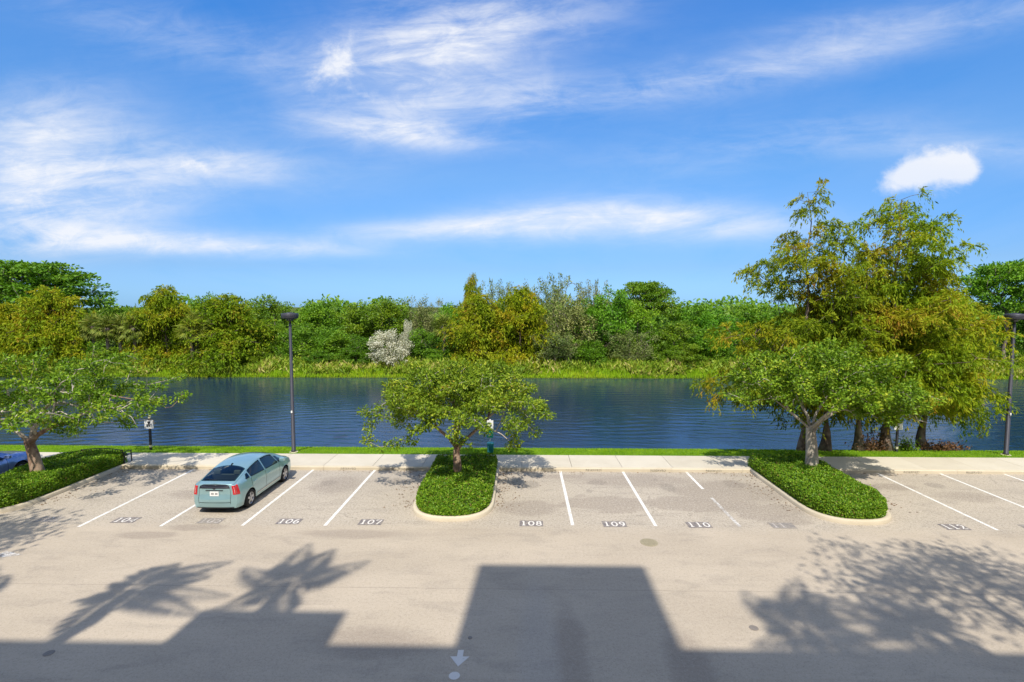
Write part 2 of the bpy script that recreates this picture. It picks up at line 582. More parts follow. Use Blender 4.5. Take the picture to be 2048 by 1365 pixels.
# lake: wind ripples as real relief where the place is looked at, flat further off
wx = np.concatenate([[-500, -120], np.arange(-66, 66.01, 0.30), [120, 500]])
wy = np.arange(26.3, 56.3, 0.105)
WX, WY = np.meshgrid(wx, wy)
rw_ = np.random.default_rng(17)
WZ = np.zeros_like(WX)
bendx = WX + 2.2 * np.sin(WY * 0.16 + 1.0) + 1.2 * np.sin(WX * 0.11 + WY * 0.07)
bendy = WY + 1.8 * np.sin(WX * 0.13) + 0.8 * np.sin(WX * 0.31 + 2.0)
for q in range(22):
    lam = rw_.uniform(0.42, 1.25)
    th = math.pi / 2 + rw_.normal(0.0, 0.38)
    kx, ky = math.cos(th) * 2 * math.pi / lam, math.sin(th) * 2 * math.pi / lam
    WZ += 0.0040 * lam ** 1.1 * np.sin(kx * bendx + ky * bendy + rw_.uniform(0, 6.28))
gust = 0.55 + 0.45 * np.sin(WX * 0.09 + 1.7 * np.sin(WY * 0.11) + 0.6) * np.sin(WY * 0.19 + WX * 0.035)
WZ = -0.5 + WZ * gust * np.clip((120 - np.abs(WX)) / 50, 0, 1)
nx_, ny_ = len(wx), len(wy)
idx = np.arange(nx_ * ny_).reshape(ny_, nx_)
WF = np.stack([idx[:-1, :-1], idx[:-1, 1:], idx[1:, 1:], idx[1:, :-1]], -1).reshape(-1, 4)
structure(link('lake_water', mesh_np('lake_water', np.stack([WX, WY, WZ], -1).reshape(-1, 3), WF, M['water'], True)))

# ---- parking lot with its painted marks
KY = 22.30                                      # kerb face
w = MB()
w.add([(-90, -0.69, 0), (90, -0.69, 0), (90, KY + 0.02, 0), (-90, KY + 0.02, 0)], [(0, 1, 2, 3)])
lot = structure(w.build('parking_lot', M['asphalt']))


def ribbon(mb, pts, wd, z=0.0, sx=1.0, sy=1.0, ox=0.0, oy=0.0, closed=False):
    P = [Vector((x * sx, y * sy)) for x, y in pts]
    n = len(P)
    L, Rr = [], []
    for i in range(n):
        a = P[(i - 1) % n] if (closed or i > 0) else P[i]
        b = P[(i + 1) % n] if (closed or i < n - 1) else P[i]
        t = (b - a).normalized()
        nm = Vector((-t.y, t.x)) * wd / 2
        L.append(P[i] + nm)
        Rr.append(P[i] - nm)
    vs = [(p.x + ox, p.y + oy, z) for p in L] + [(p.x + ox, p.y + oy, z) for p in Rr]
    m_ = n if closed else n - 1
    mb.add(vs, [(n + i, n + (i + 1) % n, (i + 1) % n, i) for i in range(m_)])


def ell(cx, cy, rx, ry, a0=0, a1=360, n=14):
    return [(cx + rx * math.cos(R(a0 + (a1 - a0) * k / n)), cy + ry * math.sin(R(a0 + (a1 - a0) * k / n))) for k in range(n + 1)]


GLYPH = {
    '0': [ell(.5, .5, .44, .46, 0, 360, 20)], '1': [[(.5, 0), (.5, 1)], [(.22, .045), (.78, .045)], [(.5, .95), (.22, .86)]],
    '2': [ell(.5, .70, .36, .26, 170, -30, 10) + [(.12, .05), (.92, .05)]],
    '3': [ell(.47, .73, .34, .23, 150, -80, 9) + ell(.47, .27, .38, .25, 80, -150, 9)],
    '4': [[(.70, 0), (.70, 1), (.08, .30), (.95, .30)]],
    '5': [[(.88, .95), (.22, .95), (.17, .55)] + ell(.48, .33, .40, .29, 120, -140, 10)],
    '6': [ell(.5, .30, .38, .27), ell(.62, .38, .50, .58, 88, 180, 8)],
    '7': [[(.08, .78), (.08, .95), (.92, .95), (.40, 0)]], '8': [ell(.5, .74, .32, .22), ell(.5, .27, .40, .25)],
    '9': [ell(.5, .70, .38, .27), ell(.38, .62, .50, .58, 0, -92, 8)]}


def bay_number(txt, x, y, worn, label):
    p = MB()
    p.add([(-.39, -.23, .004), (.39, -.23, .004), (.39, .23, .004), (-.39, .23, .004)], [(0, 1, 2, 3)])
    o = p.build('bay_number', M['panel_worn' if worn else 'panel'], lot, (x, y, 0))
    o['label'] = label
    for k, ch in enumerate(txt):
        if ch == ' ':
            continue
        q = MB()
        for li, st in enumerate(GLYPH[ch]):
            ribbon(q, st, 0.050, 0.008 + 0.0015 * li, 0.19, 0.34, -.345 + 0.25 * k, -.17)
        q.build('numeral', M['digit_worn' if worn else 'digit'], o)
    return o


for (txt, x, worn) in [('103', -16.0, 1), ('104', -13.35, 0), ('105', -10.45, 1), ('106', -7.80, 0), ('107', -5.05, 0), ('108', 0.30, 0),
                       ('109', 3.05, 0), ('110', 5.82, 0), ('11 ', 8.55, 1), ('112', 14.1, 0), ('113', 16.7, 1)]:
    bay_number(txt, x, 16.82, worn, ('worn ' if worn else '') + 'painted bay number ' + txt.strip() + ' on a dark panel')

for (x, y0, y1, mt) in [(-14.5, 16.25, KY, 'line'), (-11.85, 16.35, KY, 'line'), (-9.2, 16.45, KY, 'line'), (-6.48, 16.5, KY, 'line'),
                        (1.66, 16.7, KY, 'line'), (4.38, 16.7, KY, 'line'), (7.12, 20.2, KY, 'line'), (7.12, 16.7, 19.3, 'line_worn'),
                        (15.3, 16.6, KY, 'line'), (17.98, 16.6, KY, 'line'), (20.68, 16.6, KY, 'line'), (23.4, 16.6, KY, 'line'),
                        (-23.6, 16.3, KY, 'line'), (-26.3, 16.3, KY, 'line')]:
    q = MB()
    q.add([(-.055, 0, .004), (.055, 0, .004), (.055, y1 - y0, .004), (-.055, y1 - y0, .004)], [(0, 1, 2, 3)])
    q.build('bay_line', M[mt], lot, (x, y0, 0))
# lane arrows and the round mark below one of them
q = MB()
q.add([(-.2, .14, .004), (-.06, .14, .004), (-.06, .34, .004), (.06, .34, .004), (.06, .14, .004), (.2, .14, .004), (0, -.16, .004)], [(0, 6, 5, 4, 3, 2, 1)])
q.build('lane_arrow', M['digit'], lot, (-1.28, 10.08, 0))
q = MB()
q.add([(.11 * math.cos(k * math.pi / 8), .11 * math.sin(k * math.pi / 8), .004) for k in range(16)], [tuple(range(16))])
q.build('lane_dot', M['digit'], lot, (-1.32, 9.66, 0))
q = MB()
q.add([(-1.6, -.07, .004), (0, -.07, .004), (0, -.24, .004), (.75, 0, .004), (0, .24, .004), (0, .07, .004), (-1.6, .07, .004)], [(0, 1, 2, 3, 4, 5, 6)])
q.build('lane_arrow', M['line_worn'], lot, (-15.2, 14.33, 0))

# iron covers set in the asphalt
M['cover'] = simple('tan_cover', (0.36, 0.31, 0.20), 0.7, 0.2, 0.3, 20)
M['cover_dark'] = simple('dark_cover', (0.26, 0.225, 0.19), 0.7, 0.3, 0.3, 20)
for (x, y, r, mt, lb) in [(3.87, 15.5, 0.27, 'cover', 'tan ribbed round cover in the lane near bay numbers 109 and 110'),
                          (5.19, 11.3, 0.10, 'cover_dark', 'small dark round cover among the palm shadow fingers'),
                          (-9.83, 10.15, 0.10, 'cover_dark', 'small brownish round cover in the building shade'),
                          (-1.13, 10.83, 0.05, 'cover_dark', 'tiny dark survey mark by the building shadow edge above the lane arrow')]:
    t = empty('utility_cover', (x, y, 0))
    a = MB()
    a.lathe([(r, -.02), (r, .006), (r * .9, .010)], 20)
    a.build('lid', M[mt], t)
    if r > .2:
        for k in range(-5, 6):
            xx = k * r * .15
            hh = math.sqrt(max(0, (r * .82) ** 2 - xx * xx))
            b = MB()
            b.box(xx - .010, xx + .010, -hh, hh, .009, .016)
            b.build('rib', M[mt], t)
    tag(t, lb, 'cover')

# ---- kerb and sidewalk
w = MB()
w.box(-60, 60, KY + 0.02, 24.26, -0.05, 0.085)
M['joint'] = simple('joint_filler', (0.10, 0.085, 0.07), 0.9, 0, 0.3, 10)
walk = structure(w.build('sidewalk', M['joint']))
sl = MB().box(0.006, 2.194, KY + 0.155, 24.27, 0.080, 0.150).mesh('slab', M['walk'])
bm = bmesh.new()
bm.from_mesh(sl)
bmesh.ops.bevel(bm, geom=[e for e in bm.edges if e.calc_length() < 2.5 and all(v.co.z > .14 for v in e.verts)], offset=.008, segments=1, affect='EDGES')
bm.to_mesh(sl)
bm.free()
for k in range(-15, 16):
    link('slab', sl, walk, (-0.02 + 2.2 * k, 0, rng.uniform(-.003, .003)))


def kerb_profile_mesh(path, closed=False):
    """kerb swept along path [(x,y,nx,ny)], n points to the road side"""
    prof = [(0.0, -0.05), (0.004, 0.115), (-0.025, 0.148), (-0.135, 0.150), (-0.15, 0.140), (-0.15, -0.05)]
    mb = MB()
    vs, fs = [], []
    k = len(prof)
    for (x, y, nx, ny) in path:
        for (o, z) in prof:
            vs.append((x + nx * o, y + ny * o, z))
    for i in range(len(path) - 1):
        for j in range(k - 1):
            fs.append((i * k + j, (i + 1) * k + j, (i + 1) * k + j + 1, i * k + j + 1))
    fs.append(tuple(range(k)))
    fs.append(tuple(range((len(path) - 1) * k, len(path) * k))[::-1])
    mb.add(vs, fs)
    return mb


kb = kerb_profile_mesh([(0.004, KY, 0, -1), (3.046, KY, 0, -1)]).mesh('kerb_block', M['kerb'])
w = MB()
w.box(-60, 60, KY + 0.03, KY + 0.14, -0.06, 0.09)
kerb = structure(w.build('kerb', M['joint']))
for k in range(-11, 11):
    link('kerb_block', kb, kerb, (3.05 * k + 0.4, 0, 0))


def text_mesh(body, size, mat):
    cu = bpy.data.curves.new('lettering', 'FONT')
    cu.body = body
    cu.size = size
    cu.align_x = 'CENTER'
    o = bpy.data.objects.new('lettering_source', cu)
    COL.objects.link(o)
    dg = bpy.context.evaluated_depsgraph_get()
    dg.update()
    me = bpy.data.meshes.new_from_object(o.evaluated_get(dg))
    bpy.data.objects.remove(o)
    me.materials.clear()
    me.materials.append(mat)
    me.name = 'lettering'
    return me


tm = text_mesh('RESERVED', 0.135, M['stencil'])
for x in (-13.1, -7.65, -5.1, 3.1, 5.9, 8.3, 16.75, 19.4):
    o = link('reserved_lettering', tm, kerb, (x, KY - 0.0065, 0.022))
    o.rotation_euler = (R(88.7), 0, 0)
    o.scale = (1.12, 0.95, 1)


# ---- planting islands
def island_outline(hw, yf, yb, b, inset=0.0, n=22):
    """right side, round the front, left side"""
    hw -= inset
    yf += inset
    pts = [(hw, yb)] + [(hw, yb + (yf + b - yb) * k / 4) for k in range(1, 4)]
    for k in range(n + 1):
        a = math.pi * k / n
        c, s_ = math.cos(a), math.sin(a)
        pts.append((hw * math.copysign(abs(c) ** 0.82, c), yf + b - b * abs(s_) ** 0.82))
    pts += [(-hw, yb + (yf + b - yb) * k / 4) for k in range(3, 0, -1)] + [(-hw, yb)]
    return pts


ISL = [(-2.47, 'centre'), (11.30, 'right'), (-19.2, 'left')]
for cx, nm in ISL:
    out = island_outline(1.45, 16.90, KY, 1.55)
    path = []
    for i, (x, y) in enumerate(out):
        a = Vector(out[max(i - 1, 0)])
        b = Vector(out[min(i + 1, len(out) - 1)])
        t = (b - a).normalized()
        n_ = Vector((t.y, -t.x))
        if n_.dot(Vector((x, y)) - Vector((0, 20))) < 0:
            n_ = -n_
        path.append((x, y, n_.x, n_.y))
    inn = island_outline(1.45, 16.90, KY + 0.16, 1.55, 0.14)
    s_ = MB()
    s_.add([(x, y, 0.10) for x, y in inn], [tuple(range(len(inn)))[::-1]])
    isl = structure(s_.build('planting_island', M['soil'], None, (cx, 0, 0)))
    kerb_profile_mesh(path).build('kerb', M['kerb'], isl, smooth=True)


# ================================================================== PLANTS
def unit(v):
    return v / np.maximum(np.linalg.norm(v, axis=-1, keepdims=True), 1e-9)


def leaf_quads(P, D, Nn, L, W, fold=0.18):
    """rhombic leaves: base P, direction D, face normal N"""
    D = unit(D)
    S = unit(np.cross(D, Nn))
    Nn = np.cross(S, D)
    L = np.broadcast_to(np.asarray(L, dtype=float).reshape(-1, 1), (len(P), 1))
    W = np.broadcast_to(np.asarray(W, dtype=float).reshape(-1, 1), (len(P), 1))
    mid = P + D * L * 0.48
    V = np.stack([P, mid + S * W * 0.5 + Nn * W * fold, P + D * L, mid - S * W * 0.5 + Nn * W * fold], axis=1).reshape(-1, 3)
    F = np.arange(len(P) * 4).reshape(-1, 4)
    return V, F


def grow(targets, chain, fork, r, step=0.4, bend=0.25, plw=0.28, lift=0.15, limbs=()):
    """branches reaching from a trunk chain to the given crown points"""
    maxn = len(chain) + sum(2 + int(9 / step) for _ in targets) + 80
    P = np.zeros((maxn, 3))
    par = np.full(maxn, -1)
    pl = np.zeros(maxn)
    dr = np.zeros((maxn, 3))
    n = 0
    for c in chain:
        P[n] = c
        if n:
            par[n] = n - 1
            pl[n] = pl[n - 1] + np.linalg.norm(P[n] - P[n - 1])
            dr[n] = unit(P[n] - P[n - 1])
        n += 1
    dr[0] = (0, 0, 1)
    for lb_ in limbs:
        prev = fork
        for c in lb_:
            P[n] = c
            par[n] = prev
            pl[n] = pl[prev] + np.linalg.norm(P[n] - P[prev])
            dr[n] = unit(P[n] - P[prev])
            prev = n
            n += 1
    base = P[fork].copy()
    order = np.argsort(np.linalg.norm(targets - base, axis=1))
    tips = []
    for ti in order:
        t = targets[ti]
        cand = np.arange(fork, n)
        d = np.linalg.norm(P[cand] - t, axis=1)
        back = np.maximum(0, -((t - P[cand]) * dr[cand]).sum(1))
        i = cand[np.argmin(d + plw * pl[cand] + 0.6 * back)]
        dist = np.linalg.norm(t - P[i])
        k = max(1, int(math.ceil(dist / step)))
        if n + k >= maxn:
            break
        mid = (P[i] + t) / 2 + dr[i] * dist * bend + r.normal(0, 0.10, 3) * dist + np.array((0, 0, lift * dist))
        prev = i
        for s in range(1, k + 1):
            u = s / k
            q = (1 - u) ** 2 * P[i] + 2 * u * (1 - u) * mid + u * u * t
            P[n] = q
            par[n] = prev
            pl[n] = pl[prev] + np.linalg.norm(q - P[prev])
            dr[n] = unit(q - P[prev])
            prev = n
            n += 1
        tips.append(prev)
    return P[:n], par[:n], dr[:n], tips


def radii(par, r0, expo, trunk_r, trunk_n):
    n = len(par)
    acc = np.zeros(n)
    for i in range(n - 1, -1, -1):
        if acc[i] == 0:
            acc[i] = r0 ** expo
        if par[i] >= 0:
            acc[par[i]] += acc[i]
    rad = acc ** (1 / expo)
    k = trunk_r / rad[0]
    if k < 1:
        rad = np.where(rad > r0, r0 + (rad - r0) * (trunk_r - r0) / (rad[0] - r0), rad)
    rad[:trunk_n] = np.maximum(rad[:trunk_n], trunk_r * np.linspace(1.0, 0.72, trunk_n))
    return rad


def skeleton_mesh(P, par, rad, split, flare=0.0, n_thick=9, n_thin=5, one=False):
    """two meshes: the trunk with its main limbs, and the finer branches"""
    n = len(P)
    kids = [[] for _ in range(n)]
    for i in range(1, n):
        if par[i] >= 0:
            kids[par[i]].append(i)
    big, small = MB(), MB()
    stack = [(0, None)]
    while stack:
        i, start = stack.pop()
        ch = [] if start is None else [start]
        ch.append(i)
        cur = i
        while kids[cur]:
            ks = sorted(kids[cur], key=lambda q: -rad[q])
            for o in ks[1:]:
                stack.append((o, cur))
            cur = ks[0]
            ch.append(cur)
        rs = [rad[q] for q in ch]
        if start is not None:
            rs[0] = min(rs[0], rs[1] * 1.25)
        if start is None and flare:
            for k in range(min(3, len(rs))):
                rs[k] *= 1 + flare * (1, 0.35, 0.1)[k]
        if len(ch) < 2:
            continue
        if one or rs[1] >= split:
            big.tube([P[q] for q in ch], rs, n_thick if rs[1] >= split else 4)
        else:
            small.tube([P[q] for q in ch], rs, n_thin if rs[1] > 0.018 else 4)
    return big, small


def clump_leaves(C, per, rad, L, W, r, out_c, droop=0.25, flat=0.7, jit=0.35):
    n = len(C) * per
    P = np.repeat(C, per, axis=0)
    off = r.normal(0, 1, (n, 3))
    off = unit(off) * (r.random((n, 1)) ** 0.45)
    off *= np.array((rad, rad, rad * flat))
    P = P + off
    out = unit(P - out_c) * 0.5 + unit(off) * 0.8
    D = out + r.normal(0, 0.75, (n, 3))
    D[:, 2] -= droop
    Nn = np.array((0, 0, 0.55)) + 0.7 * out + r.normal(0, 0.55, (n, 3))
    k = 1 + r.uniform(-jit, jit, n)
    return leaf_quads(P, D, Nn, L * k, W * k)


def make_plant(name, parts, loc=(0, 0, 0), rz=0.0):
    t = empty(name, loc, rz)
    for (pn, me) in parts:
        link(pn, me, t)
    return t


def copy_tree(src, loc, rz, scale, color):
    c = src.copy()
    COL.objects.link(c)
    c.location = loc
    c.rotation_euler = (0, 0, rz)
    c.scale = scale
    for ch in src.children:
        d = ch.copy()
        COL.objects.link(d)
        d.parent = c
        d.color = (*color, 1)
    return c


M['bark_grey'] = bark_mat('pale_bark', (0.20, 0.165, 0.13), (0.36, 0.31, 0.25), (0.52, 0.46, 0.38), 4.0, 1.8)
M['bark_red'] = bark_mat('peeling_bark', (0.12, 0.065, 0.045), (0.24, 0.15, 0.105), (0.40, 0.285, 0.205), 5.0, 2.6)
M['bark_cyp'] = bark_mat('cypress_bark', (0.065, 0.045, 0.034), (0.135, 0.095, 0.07), (0.25, 0.19, 0.15), 6.0, 2.0)
M['bark_far'] = bark_mat('dark_bark', (0.07, 0.055, 0.045), (0.14, 0.11, 0.09), (0.24, 0.20, 0.17), 3.0, 1.0)
M['twig_pale'] = bark_mat('pale_twig', (0.30, 0.25, 0.20), (0.44, 0.38, 0.31), (0.55, 0.49, 0.41), 5.0, 2.0)
M['leaf_island'] = leaf_mat('island_tree_leaf', [(0.0, (0.062, 0.119, 0.007)), (0.40, (0.146, 0.243, 0.013)), (0.74, (0.269, 0.362, 0.022)), (0.94, (0.437, 0.454, 0.040)), (1.0, (0.560, 0.410, 0.060))], 0.22, 0.5, 0.34, 0.9, 0.2)
M['leaf_hedge'] = leaf_mat('hedge_leaf', [(0.0, (0.068, 0.164, 0.007)), (0.5, (0.151, 0.304, 0.012)), (0.955, (0.282, 0.418, 0.028)), (0.985, (0.30, 0.20, 0.07)), (1.0, (0.24, 0.13, 0.05))], 0.25, 0.5, 0.0, 2.0, 0.3)
M['leaf_cyp'] = leaf_mat('cypress_spray', [(0.0, (0.101, 0.176, 0.010)), (0.36, (0.214, 0.298, 0.012)), (0.68, (0.340, 0.359, 0.017)), (0.90, (0.391, 0.289, 0.026)), (1.0, (0.391, 0.190, 0.036))], 0.32, 0.6, 0.58, 0.55, 0.12)
M['leaf_far'] = leaf_mat('broad_leaf', [(0.0, (0.062, 0.139, 0.008)), (0.5, (0.137, 0.256, 0.012)), (1.0, (0.271, 0.366, 0.027))], 0.25, 0.5, 0.5, 0.35, 0.3)
M['leaf_oak'] = leaf_mat('grey_green_leaf', [(0.0, (0.106, 0.151, 0.039)), (0.5, (0.230, 0.266, 0.076)), (1.0, (0.407, 0.399, 0.152))], 0.22, 0.55, 0.5, 0.4, 0.25)
M['leaf_silver'] = leaf_mat('silver_leaf', [(0.0, (0.32, 0.35, 0.24)), (0.5, (0.56, 0.56, 0.44)), (1.0, (0.75, 0.73, 0.62))], 0.25, 0.5, 0.4, 0.8, 0.3)
M['leaf_palm'] = leaf_mat('palm_blade', [(0.0, (0.090, 0.140, 0.016)), (0.5, (0.180, 0.235, 0.034)), (0.9, (0.290, 0.310, 0.060)), (1.0, (0.38, 0.28, 0.09))], 0.25, 0.55, 0.2, 1.0, 0.2)
M['leaf_reed'] = leaf_mat('reed_blade', [(0.0, (0.110, 0.205, 0.012)), (0.42, (0.215, 0.330, 0.020)), (0.66, (0.350, 0.400, 0.045)), (0.86, (0.560, 0.480, 0.180)), (1.0, (0.58, 0.40, 0.22))], 0.3, 0.55, 0.40, 0.30, 0.2)
M['leaf_grass'] = leaf_mat('marsh_grass_blade', [(0.0, (0.182, 0.347, 0.010)), (0.6, (0.287, 0.457, 0.012)), (1.0, (0.454, 0.504, 0.026))], 0.35, 0.55, 0.4, 0.35, 0.2)
M['leaf_lawn'] = leaf_mat('lawn_blade', [(0.0, (0.131, 0.274, 0.008)), (0.5, (0.208, 0.391, 0.010)), (1.0, (0.332, 0.475, 0.022))], 0.3, 0.55, 0.4, 0.8, 0.2)
M['hedge_core'] = simple('hedge_twigs', (0.030, 0.045, 0.012), 0.95, 0, 0.5, 9.0, 0.1)


# ---- hedges on the islands
def hedge(cx, seed, hgt, front_drop, label):
    r = np.random.default_rng(seed)
    out = island_outline(1.45, 16.90, KY + 0.45, 1.55, 0.17)
    poly = np.array(out)
    t = empty('hedge', (cx, 0, 0.09))

    def inside(x, y):
        c = np.zeros(len(x), bool)
        j = len(poly) - 1
        for i in range(len(poly)):
            xi, yi = poly[i]
            xj, yj = poly[j]
            c ^= ((yi > y) != (yj > y)) & (x < (xj - xi) * (y - yi) / (yj - yi + 1e-12) + xi)
            j = i
        return c

    def top(x, y):
        e = np.clip((y - 17.0) / 1.9, 0, 1)
        k = 1 - front_drop * (1 - e * e * (3 - 2 * e))
        side = np.clip((1.33 - np.abs(x)) / 0.30, 0, 1)
        k = k * (0.86 + 0.14 * np.sqrt(side))
        return hgt * k + 0.030 * np.sin(x * 3.1 + y * 1.7 + seed) + 0.025 * np.sin(y * 4.3 - x * 2.2) + 0.02 * np.sin(x * 7.0 + y * 6.1)
    # woody core
    core = MB()
    ins = island_outline(1.45, 16.90, KY + 0.38, 1.55, 0.27)
    n = len(ins)
    tz = top(np.array([p[0] for p in ins]) * 0.95, np.array([p[1] for p in ins])) - 0.10
    core.add([(x, y, -0.03) for x, y in ins] + [(x * .96, y, float(z)) for (x, y), z in zip(ins, tz)],
             [(i, i + n, (i + 1) % n + n, (i + 1) % n) for i in range(n)])
    ring = [n + i for i in range(n)]
    core.add([], [])
    ny = 14
    vs, fs = [], []
    for j in range(ny + 1):
        y = 17.22 + (KY + 0.38 - 17.22) * j / ny
        xs_ = [p for p in np.linspace(-1.15, 1.15, 9)]
        for x in xs_:
            lim = 1.17 if y > 18.6 else 1.17 * math.sqrt(max(0.02, 1 - ((18.6 - y) / 1.55) ** 2))
            x2 = max(-lim, min(lim, x))
            vs.append((x2, y, float(top(np.array([x2]), np.array([y]))[0]) - 0.08))
    for j in range(ny):
        for i in range(8):
            a = j * 9 + i
            fs.append((a, a + 1, a + 10, a + 9))
    core.add(vs, fs)
    core.build('twig_core', M['hedge_core'], t)
    # leaves on top and flanks
    m = 46000
    x = r.uniform(-1.5, 1.5, m)
    y = r.uniform(16.9, KY + 0.5, m)
    ok = inside(x, y)
    x, y = x[ok][:27000], y[ok][:27000]
    shoot = np.where(r.random(len(x)) < 0.03, r.random(len(x)) * 0.07, 0)
    tuft = 0.018 * np.sin(x * 11.0 + 3 * np.sin(y * 5.0)) * np.sin(y * 9.0 + 2 * np.sin(x * 6.0))
    P1 = np.stack([x, y, top(x, y) + tuft + shoot - r.random(len(x)) ** 2 * 0.16], 1)
    N1 = np.tile((0, 0, 1.0), (len(x), 1))
    # flanks
    seg = np.diff(poly, axis=0)
    ln = np.linalg.norm(seg, axis=1)
    cum = np.concatenate([[0], np.cumsum(ln)])
    m = 17000
    s = r.uniform(0, cum[-1], m)
    k = np.clip(np.searchsorted(cum, s) - 1, 0, len(seg) - 1)
    q = poly[k] + seg[k] * ((s - cum[k]) / ln[k])[:, None]
    nrm = np.stack([seg[k][:, 1], -seg[k][:, 0]], 1)
    nrm = nrm / np.linalg.norm(nrm, axis=1, keepdims=True)
    sg = np.sign((nrm * (q - np.array((0, 20)))).sum(1))
    nrm *= sg[:, None]
    zt = top(q[:, 0], q[:, 1])
    zz_ = r.random(m) * zt
    bulge = 0.05 * np.sin(np.pi * zz_ / np.maximum(zt, .05)) - 0.10 * r.random(m) ** 2
    P2 = np.stack([q[:, 0] + nrm[:, 0] * bulge, q[:, 1] + nrm[:, 1] * bulge, zz_], 1)
    N2 = np.stack([nrm[:, 0], nrm[:, 1], np.full(m, 0.5)], 1)
    P = np.concatenate([P1, P2])
    Nn = np.concatenate([N1, N2])
    D = r.normal(0, 1, P.shape) + 0.45 * Nn
    Nj = Nn + r.normal(0, 0.55, P.shape)
    kk = r.uniform(0.7, 1.3, len(P))
    V, F = leaf_quads(P, D, Nj, 0.064 * kk, 0.042 * kk)
    link('foliage', mesh_np('foliage', V, F, M['leaf_hedge']), t)
    tag(t, label, 'hedge', 'clipped hedges on the kerbed islands')
    return t


hedge(-2.47, 11, 0.52, 0.45, 'clipped green hedge round the brown peeling trunk between bays 107 and 108')
hedge(11.30, 12, 0.62, 0.18, 'clipped green hedge round the stout pale grey trunk beside bay 112')
hedge(-19.2, 13, 0.60, 0.2, 'clipped green hedge between the blue car and the bench')


# ---- island trees
def dome_targets(r, n, c, rx, ry, rz, low=-0.35, shell=0.45, lobes=7):
    """points spread through a lobed dome"""
    out = []
    lob = unit(r.normal(0, 1, (lobes, 3)))
    amp = r.uniform(-0.05, 0.22, lobes)
    while len(out) < n:
        d = unit(r.normal(0, 1, 3))
        if d[2] < low:
            continue
        k = 0.86 + sum(a * max(0, float(d @ l)) ** 5 for a, l in zip(amp, lob)) * 1.3
        rr = (shell + (1 - shell) * r.random()) * k
        out.append((c[0] + d[0] * rx * rr, c[1] + d[1] * ry * rr, c[2] + d[2] * rz * rr))
    return np.array(out)


def broad_tree(name, loc, chain, fork, targets, tr, seed, bark, leaf, leaf_n, leaf_l, leaf_w, clump_r, split=0.055, twig=None, r0=0.010, expo=2.15, flare=0.35, droop=0.25, bare=0, step=0.35, flat=0.7, tint=None, lift=0.15, along=0.0, limbs=(), clear=None):
    r = np.random.default_rng(seed)
    P, par, dr, tips = grow(targets, chain, fork, r, step, lift=lift, limbs=limbs)
    rad = radii(par, r0, expo, tr, fork + 1)
    big, small = skeleton_mesh(P, par, rad, split, flare)
    t = empty(name, loc)
    big.build('trunk', M[bark], t, smooth=True)
    if small.v:
        small.build('branches', M[twig or bark], t, smooth=True)
    C = P[np.array(tips)]
    if bare:
        C = C[r.permutation(len(C))[bare:]]
    if along:
        fine = np.where((rad < along) & (P[:, 2] > chain[fork][2] + .1))[0]
        fine = fine[r.random(len(fine)) < 0.75]
        C = np.concatenate([C, P[fine]])
    if clear is not None:
        C = C[~clear(C)]
    V, F = clump_leaves(C, leaf_n, clump_r, leaf_l, leaf_w, r, np.array((0, 0, chain[fork][2])), droop, flat)
    o = link('crown', mesh_np('crown', V, F, M[leaf]), t)
    o.color = (*(tint or (1, 1, 1)), 1)
    return t


r = np.random.default_rng(21)
# the tree on the middle island: forked reddish trunk, wide umbrella crown with tufts hanging below
tg = dome_targets(r, 290, (0.05, 0.0, 3.05), 3.75, 3.4, 2.15, -0.12, 0.30)
tg = np.concatenate([tg, dome_targets(r, 70, (0.0, 0, 2.95), 3.7, 3.3, 1.0, -0.75, 0.70)])
tg = np.concatenate([tg, np.array([(-3.3, -.9, 2.05), (-2.75, -1.2, 1.80), (-2.3, -1.1, 1.85), (-3.5, 0, 2.3), (-1.6, -1, 2.0), (2.25, -.9, 1.8), (2.35, -1.1, 2.0), (2.3, -.9, 2.3), (3.1, -.4, 2.2), (-3.6, -.3, 3.0), (0.2, -1.2, 2.1), (0.5, -1.2, 1.9)])])
tg = tg[(tg[:, 2] > 1.7)]
chain = [(0, 0, 0), (0.0, 0.0, .4), (0.02, 0, .8), (-0.02, .02, 1.15), (0.0, 0, 1.42)]
t = broad_tree('island_tree', (-2.62, 20.4, 0.09), chain, 4, tg, 0.185, 22, 'bark_red', 'leaf_island', 52, 0.125, 0.054, 0.28, limbs=[[(-.30, 0, 1.85), (-.80, -.1, 2.3), (-1.5, -.1, 2.75), (-2.2, 0, 3.2)], [(.30, 0, 1.75), (.75, .05, 2.15), (1.25, .1, 2.65), (1.9, .1, 3.2)], [(-.08, .1, 2.1), (-.05, .3, 2.7), (.1, .4, 3.4)], [(.1, -.5, 2.3), (.2, -1.2, 2.8)]], twig='twig_pale', droop=0.45, r0=0.009, expo=2.05, along=0.016, clear=lambda c: (np.abs(c[:, 0] - 1.38) < .62) & (c[:, 2] < 2.62))
tag(t, 'spreading tree with forked brown peeling trunk rising from the hedge between bays 107 and 108', 'tree', 'shade trees on the kerbed islands')

